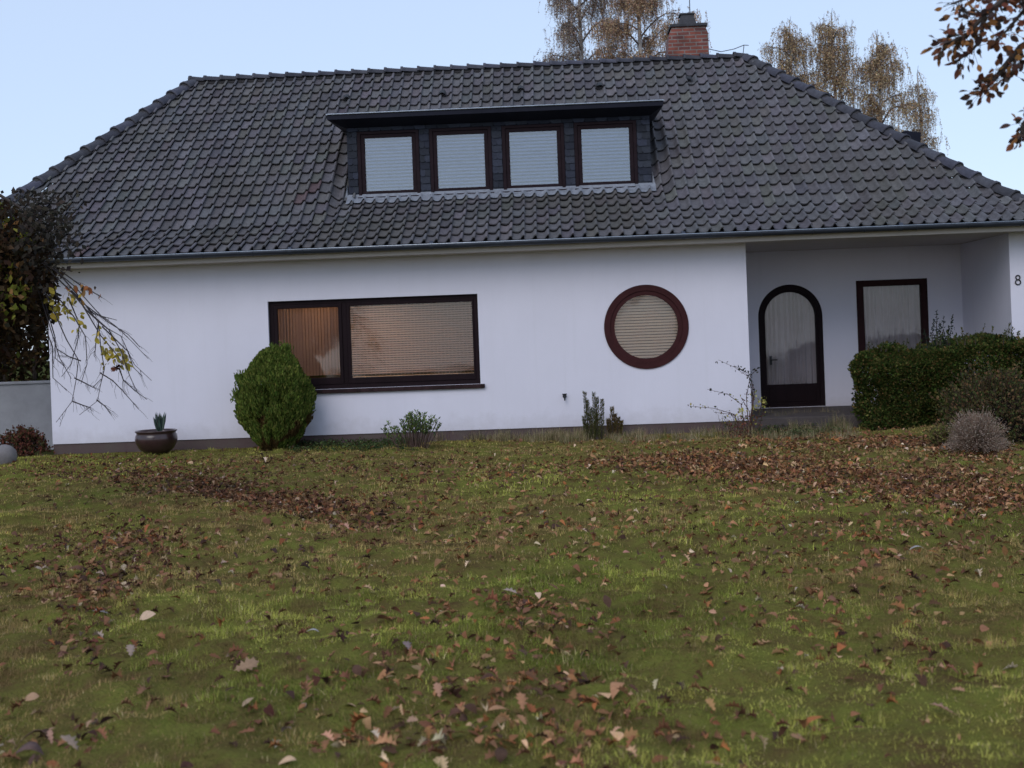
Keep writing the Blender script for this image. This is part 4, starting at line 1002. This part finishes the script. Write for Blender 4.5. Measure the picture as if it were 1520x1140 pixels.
twiggy('twig_mound', 'rounded mound of fine pale dry twigs at the foot of the hedge', 'plant', (q[0], q[1]+.05), .46, .45, top, 1500, [(.30, .24, .19)], (4.3, 3.8, 3.2), 3, .022, rad=.0028)
q = gnd(1410, 668); top = at(1410, 632, q[1])[2]-GZ
twiggy('yellowing_plant', 'low yellowing leafy plant left of the pale twig mound', 'plant', (q[0], q[1]+.1), .26, .22, top, 160, [(.20, .19, .06), (.11, .12, .04), (.16, .10, .06)], (2.2, 1.8, 1.2), 12, .04)

# ------------------------------------------------------------------ birches behind the house
def birch(label, cx_, Y, topz, basez, halfw, seed, leafd, cols, strands=1500, lean=0, gold=.5, strand_h=(.8, 2.4), nlimb=16):
    r = random.Random(seed); rr_ = np.random.default_rng(seed)
    e = empty('birch_tree', (cx_, Y, -.2), label, 'tree', 'birches behind the house')
    b = MB(); H = topz+.2; trunk = []
    nseg = 14
    for i in range(nseg+1):
        s = i/nseg; trunk.append(Vector((cx_+lean*s*s+math.sin(s*5+seed)*.12*s, Y+math.cos(s*4+seed)*.1*s, -.2+H*s)))
    b.tube(trunk, [.16*(1-i/(nseg+1))**.9+.008 for i in range(nseg+1)], 8)
    b.build('trunk', M['birchbark'], e)
    b = MB(); nodes = []
    for k in range(nlimb):
        s = .38+.60*k/nlimb; i = int(s*nseg); p0 = trunk[i].lerp(trunk[min(i+1, nseg)], s*nseg-i)
        a = k*2.4+r.uniform(-.4, .4); L = halfw*(1.1*math.sqrt(max(0, 1-(s-.38)/.62))+.18)*r.uniform(.65, 1.1); rise = L*r.uniform(.5, 1.0)*(1.15-.3*s)
        pts = [p0+Vector((math.cos(a)*L*u_, math.sin(a)*L*u_*.8, rise*(1-(1-u_)**1.7)-.28*L*u_**3)) for u_ in (0, .2, .4, .6, .8, 1)]
        b.tube(pts, [.05*(1-s*.5)*(1-.85*u_)+.006 for u_ in (0, .2, .4, .6, .8, 1)], 5, (1.6, 1.5, 1.5))
        for j in range(7):
            u_ = r.uniform(.25, 1); q0 = pts[min(int(u_*5), 4)].lerp(pts[min(int(u_*5)+1, 5)], u_*5-int(u_*5)) if u_ < 1 else pts[5]
            a2 = a+r.uniform(-1.2, 1.2); l2 = L*r.uniform(.2, .5); sp = [q0+Vector((math.cos(a2)*l2*v_, math.sin(a2)*l2*v_*.8, l2*.55*(v_-.9*v_*v_))) for v_ in (0, .33, .66, 1)]
            b.tube(sp, [.014, .010, .007, .004], 4, (1.6, 1.4, 1.4)); nodes += sp[1:]
        nodes += pts[2:]
    b.tube([trunk[-1], trunk[-1]+Vector((.05, 0, .3))], [.01, .004], 4); nodes += [trunk[-1], trunk[-2], trunk[-3]]*3
    # hanging twigs
    P3 = []; sc_ = []; vs = []; fs = []; cl = []
    for k in range(strands):
        q0 = r.choice(nodes)+Vector((r.gauss(0, .17), r.gauss(0, .17), r.gauss(0, .12))); L = r.uniform(*strand_h)*(.35+.65*r.random())
        dx, dy = r.gauss(0, .10), r.gauss(0, .10); g0 = r.random() < gold
        prev = None; pts = [q0+Vector((dx*u_+.02*math.sin(u_*9+k), dy*u_, .10*u_-L*u_**1.4)) for u_ in (0, .25, .5, .75, 1)]
        bs = len(vs); w_ = .0042
        for p_ in pts: vs += [p_+Vector((-w_, 0, 0)), p_+Vector((w_, 0, 0)), p_+Vector((0, w_*1.5, 0))]; w_ *= .85
        for i in range(4):
            for c3 in range(3): fs.append((bs+3*i+c3, bs+3*i+(c3+1) % 3, bs+3*i+3+(c3+1) % 3, bs+3*i+3+c3))
        nl = int(leafd*L*(1.7 if g0 else .35))
        for i in range(nl):
            u_ = r.uniform(.05, 1)*4; i0 = min(int(u_), 3); c = pts[i0].lerp(pts[i0+1], u_-i0); P3.append((c.x+r.gauss(0, .02), c.y+r.gauss(0, .02), c.z))
    b.add(vs, fs, (2.2, 1.9, 1.8)); b.build('branches', M['bark'], e, fixn=False)
    P3 = np.array(P3); n = len(P3); D = np.column_stack([rr_.normal(0, .7, n), rr_.normal(0, .7, n), np.full(n, -.7)])
    foliage('crown', e, [scatter_arrays(*LEAF4, P3, dir_rot(D), rr_.uniform(.038, .072, n), pick(cols, n, .25))])
GC = [(.52, .37, .20), (.44, .30, .16), (.60, .46, .28), (.34, .26, .17)]
def bx(px, py, Y): q = at(px, py, Y); return q[0], q[2]
for args in ((1168, 36, 24, 1.25, 41, 15, 3000, 'weeping birch above the top of the right roof hip, nearest right of the chimney', .6, 34),
             (1238, 24, 24.6, 1.15, 44, 15, 3000, 'tallest weeping birch of those above the right roof hip, second from the chimney', .65, 34),
             (1300, 56, 25, 1.15, 42, 15, 2700, 'weeping birch between the tallest and the small outermost one, above the right hip', .7, 30),
             (1364, 110, 26, .62, 43, 15, 1300, 'smallest and outermost birch, its thin crown drooping over the right roof hip', .55, 20)):
    px, py, Y, hw, sd, ld, st_, lab, gd, nl_ = args; x, z = bx(px, py, Y); birch(lab, x, Y, z, 0, hw, sd, ld, GC, st_, gold=gd, strand_h=(.5, 1.7), nlimb=nl_)
x, z = bx(945, -150, 24); birch('golden brown birch directly left of the chimney, behind the roof ridge', x, 24, z, 0, 1.75, 51, 17, [(.48, .30, .19), (.40, .26, .16), (.56, .41, .25)], 5200, gold=.7, strand_h=(.5, 1.8), nlimb=38)
x, z = bx(862, -140, 25); birch('sparse greyish birch farther left of the chimney with nearly bare top twigs', x, 25, z, 0, 1.7, 52, 17, [(.44, .34, .25), (.34, .28, .24)], 5400, gold=.4, strand_h=(.4, 1.6), lean=-.2, nlimb=38)

# ------------------------------------------------------------------ near copper beech, its bough at the upper right
Yb = -14.2
e = empty('copper_beech', (at(1900, 600, Yb)[0], Yb, GZ), 'red-brown leaved beech whose bough hangs into the upper right corner', 'tree')
b = MB(); tx = at(1900, 600, Yb)[0]
b.tube([(tx, Yb, GZ-.1), (tx-.05, Yb, 1.2), (tx+.02, Yb, 2.6), (tx, Yb, 4.2), (tx+.1, Yb, 6)], [.19, .15, .13, .10, .05], 10)
b.build('trunk', M['bark'], e)
boughs = [[(1880, 150), (1760, 40), (1640, -40), (1560, -30), (1500, -10), (1462, 22), (1432, 55), (1400, 66)], [(1462, 22), (1455, 60), (1440, 78), (1418, 92)],
          [(1760, 60), (1660, 30), (1570, 40), (1515, 70), (1490, 100), (1470, 125), (1456, 138)], [(1570, 40), (1530, 20), (1510, 0)], [(1500, -10), (1450, -8), (1412, 6)],
          [(1700, 80), (1600, 110), (1540, 160), (1518, 190), (1517, 205)], [(1560, -30), (1520, 15), (1495, 45), (1478, 60)], [(1462, 22), (1440, 20), (1422, 14)], [(1570, 40), (1535, 75), (1508, 90), (1497, 120)]]
b = MB(); parts = []
BC = [(.20, .080, .050), (.28, .12, .06), (.09, .05, .04), (.34, .16, .06), (.07, .05, .045)]
for j, bo in enumerate(boughs):
    off = random.uniform(-.12, .12); pts = [Vector(at(x, y, Yb+off*min(1, i/3))) for i, (x, y) in enumerate(bo)]
    n = len(pts); b.tube(pts, [.028*(1-i/n)+.003 if j in (0, 2, 5) else .010*(1-i/n)+.002 for i in range(n)], 6)
    L = sum((pts[i+1]-pts[i]).length for i in range(n-1)); 
    for k in range(int(L*120)):
        s = random.uniform(.12 if j in (0, 2, 5) else .02, 1.0)*(n-1); i = min(int(s), n-2); c = pts[i].lerp(pts[i+1], s-i)
        if (c-pts[-1]).length < .0: continue
        k2 = 1; d0 = Vector((random.gauss(-.2, .6), random.gauss(0, .6), random.gauss(-.35, .5)))
        tw = c+d0.normalized()*random.uniform(.02, .085); b.tube([c, tw], [.0018, .001], 3)
        parts.append(scatter_arrays(*BEECH, np.array([tw]), dir_rot(np.array([d0])), rng.uniform(.034, .058, 1)[:, None]*np.array([[1, 1, 1.0]]), pick(BC, 1, .25)))
b.build('limb', M['bark'], e); foliage('leaves', e, parts)
# upper crown, out of the frame
n = 5000; P = np.array([tx+.1, Yb, 5.2])+rng.normal(0, 1, (n, 3))*np.array([.55, .9, .8]); P = P[P[:, 0] > tx-.95]; n = len(P); foliage('crown', e, [scatter_arrays(*LEAF4, P, rand_rot(n, 1), rng.uniform(.06, .10, n), pick(BC, n, .25))])

# ------------------------------------------------------------------ near tree at the left with drooping twigs
Yt = -8.6
tb = at(-150, 600, Yt)
e = empty('autumn_tree', (tb[0], Yt, GZ), 'dark autumn tree at the left edge with drooping bare twigs and a few yellow leaves', 'tree')
b = MB(); b.tube([(tb[0], Yt, GZ-.1), (tb[0]+.05, Yt, .9), (tb[0]-.02, Yt, 1.9), (tb[0]-.15, Yt, 3.3)], [.16, .13, .11, .05], 10)
b.tube([(tb[0], Yt, 1.5), tuple(at(-60, 390, Yt)), tuple(at(20, 372, Yt)), tuple(at(70, 392, Yt))], [.06, .04, .025, .014], 7)
b.tube([(tb[0], Yt, 1.9), tuple(at(-70, 300, Yt)), tuple(at(0, 290, Yt)), tuple(at(50, 320, Yt))], [.05, .03, .018, .006], 7)
b.build('trunk', M['bark'], e)
tw = [[(40, 380), (80, 398), (112, 425), (150, 468), (170, 485), (195, 507), (222, 532)], [(60, 390), (100, 430), (130, 462), (152, 485), (180, 500), (198, 540), (226, 564)],
      [(80, 398), (118, 440), (145, 480), (149, 520), (156, 548), (148, 572), (143, 595), (118, 618)], [(45, 400), (75, 450), (100, 505), (118, 535), (113, 562), (108, 595), (84, 626)],
      [(149, 552), (168, 563), (180, 580), (208, 607)], [(178, 545), (184, 565), (200, 580), (218, 592)], [(50, 410), (74, 480), (90, 530), (105, 560)], [(112, 562), (130, 570), (138, 575), (152, 562)],
      [(108, 595), (125, 602), (133, 606)], [(143, 595), (155, 602), (162, 612)], [(130, 462), (160, 490), (178, 520), (192, 560), (205, 580)], [(105, 430), (125, 452), (140, 465), (172, 476)], [(90, 402), (115, 420), (150, 440)],
      [(60, 430), (80, 500), (84, 530), (100, 545)], [(50, 440), (78, 515), (80, 560), (100, 580)], [(100, 440), (119, 480), (118, 500), (104, 540), (90, 560)], [(152, 485), (170, 500), (190, 520), (200, 545), (212, 560)], [(145, 480), (143, 510), (140, 530)],
      [(70, 420), (110, 470), (125, 500), (128, 540), (122, 570)], [(118, 535), (100, 528), (84, 520)], [(120, 450), (150, 500), (176, 530), (184, 545)], [(85, 410), (120, 450), (160, 478), (190, 498), (206, 515)]]
b = MB()
for cn in tw:
    oy = random.uniform(-.25, .25); pts = [Vector(at(x+random.uniform(-2, 2), y+random.uniform(-2, 2), Yt+oy*min(1, i/3))) for i, (x, y) in enumerate(cn)]
    n = len(pts); b.tube(pts, [.0055*(1-i/n)+.0017 for i in range(n)], 5, (.75, .8, 1.0))
    for k in range(10):
        s = random.uniform(.25, 1)*(n-1); i = min(int(s), n-2); c = pts[i].lerp(pts[i+1], s-i); dd_ = (pts[i+1]-pts[i]).normalized(); sd = Vector((random.choice((-1, 1))*random.uniform(.3, 1), random.uniform(-.4, .4), random.uniform(-.7, .1)))
        L = random.uniform(.04, .16); b.tube([c, c+(dd_+sd).normalized()*L*.5, c+(dd_+sd*.7).normalized()*L+Vector((0, 0, -.01))], [.002, .0015, .001], 4, (.75, .8, 1.0))
b.build('drooping_twigs', M['bark'], e)
parts = []
for px, py, sx, sy, k in ((92, 458, 9, 10, 26), (76, 446, 6, 10, 16), (104, 440, 8, 8, 14), (116, 468, 5, 10, 12), (130, 432, 10, 6, 10), (108, 422, 8, 6, 8), (145, 495, 4, 8, 5), (160, 520, 6, 9, 20), (176, 528, 8, 8, 20), (186, 534, 4, 6, 10), (158, 536, 5, 5, 8)):
    P = np.array([at(random.gauss(px, sx), random.gauss(py, sy), Yt+random.uniform(-.2, .2)) for _ in range(k)])
    ora = px > 125 and py < 440 or px == 108
    parts.append(scatter_arrays(*BEECH, P, dir_rot(rng.normal(0, .6, (k, 3))+np.array([.1, 0, -.8])), rng.uniform(.045, .085, k), pick([(.42, .16, .07), (.40, .22, .08)] if ora else [(.46, .36, .06), (.52, .42, .09), (.34, .27, .07)], k, .15)))
foliage('yellow_leaves', e, parts)
P = np.array([at(167, 543, Yt), at(170, 547, Yt-.02), at(164, 546, Yt)]); foliage('withered_leaf', e, [scatter_arrays(*OAK, P, dir_rot(np.array([[1, .1, -.2], [.9, .3, .2], [1, -.2, -.4]])), np.array([.085, .07, .07])[:, None]*np.array([[1.5, 1, 3]]), np.array([[.05, .015, .015], [.035, .012, .012], [.14, .05, .03]]))])
n = 15000; P = rng.normal(0, 1, (n, 3)); P /= np.linalg.norm(P, axis=1, keepdims=True); P *= rng.uniform(.05, 1, (n, 1))**.4
c0 = at(-45, 425, Yt); P = c0+P*np.array([.80, 1.0, .93]); k = vnoise(P, .28, 61) > .30; P = P[k]
col = pick([(.060, .036, .022), (.038, .028, .020), (.085, .050, .025)], len(P), .25); yl = vnoise(P, .22, 62) > .73; col[yl] = pick([(.24, .22, .04), (.30, .15, .06), (.14, .16, .03)], int(yl.sum()), .2)
parts = [scatter_arrays(*LEAF4, P, rand_rot(len(P), .9), rng.uniform(.05, .095, len(P)), col)]
n = 1300; P = np.array([at(random.gauss(58, 27), max(288, random.gauss(345, 32)), Yt+random.uniform(-.5, .5)) for _ in range(n)]); parts.append(scatter_arrays(*LEAF4, P, rand_rot(n, .9), rng.uniform(.04, .08, n), pick([(.055, .045, .035), (.045, .04, .034)], n)))
foliage('crown', e, parts)

# ------------------------------------------------------------------ left background: garden wall, shrubs, hedge
e = MB(); wt = float(at(40, 566, 2.6)[2]); e.box(-20, XL-.02, 2.6, 2.85, -.2, wt-.05); e.box(-20, XL-.02, 2.56, 2.89, wt-.05, wt); o = e.build('garden_wall', M['wallgrey'], None, bevel=.01); tag(o, 'low grey rendered wall continuing left from the white house', 'garden wall')
e = empty('tall_hedge', (-13, 6.5, GZ), 'tall dark brown hedge behind the low grey wall at the left', 'hedge')
n = 42000; P = np.column_stack([rng.uniform(-24, -8.8, n), rng.uniform(5.5, 7.5, n), rng.uniform(-.1, 4.4, n)]); P[:, 2] *= .85+.25*vnoise(P[:, :2], 1.4, 71); P[:, 1] += .5*vnoise(P, .6, 72)
foliage('foliage', e, [scatter_arrays(*LEAF4, P, rand_rot(n, .9), rng.uniform(.10, .19, n), pick([(.050, .030, .018), (.035, .030, .018), (.075, .05, .02), (.06, .07, .02)], n, .25))])
b = MB()
for k in range(24): x = -23+k*.6; b.tube([(x, 6.5, GZ-.1), (x+random.uniform(-.2, .2), 6.5, 2), (x+random.uniform(-.4, .4), 6.5, 3.6)], [.07, .05, .02], 6)
b.build('stems', M['bark'], e)
for i, (px, py, rx_, top, lab, cols) in enumerate(((38, 676, .50, .46, 'low reddish-leaved bush before the grey wall at the left edge', [(.17, .06, .04), (.11, .045, .035), (.08, .07, .03)]), (-35, 680, .5, .6, 'low dull green bush left of the reddish one', [(.06, .065, .03), (.1, .05, .03)]))):
    q = gnd(px, py); twiggy('low_shrub', lab, 'bush', (q[0], q[1]), rx_, .35, top, 260, cols, (1.2, .9, .9), 14, .05)
q = gnd(8, 690); b = MB(); b.lathe([(.10, -.05), (.16, .03), (.19, .12), (.17, .22), (.10, .30), (.02, .32)], (q[0], q[1], GZ), 18)
o = b.build('boulder', M['stone'], None, smooth=True); dm = o.modifiers.new('d', 'DISPLACE'); tx_ = bpy.data.textures.new('clouds', 'CLOUDS'); tx_.noise_scale = .25; dm.texture = tx_; dm.strength = .06
tag(o, 'rounded pale grey boulder at the left edge of the lawn', 'boulder')
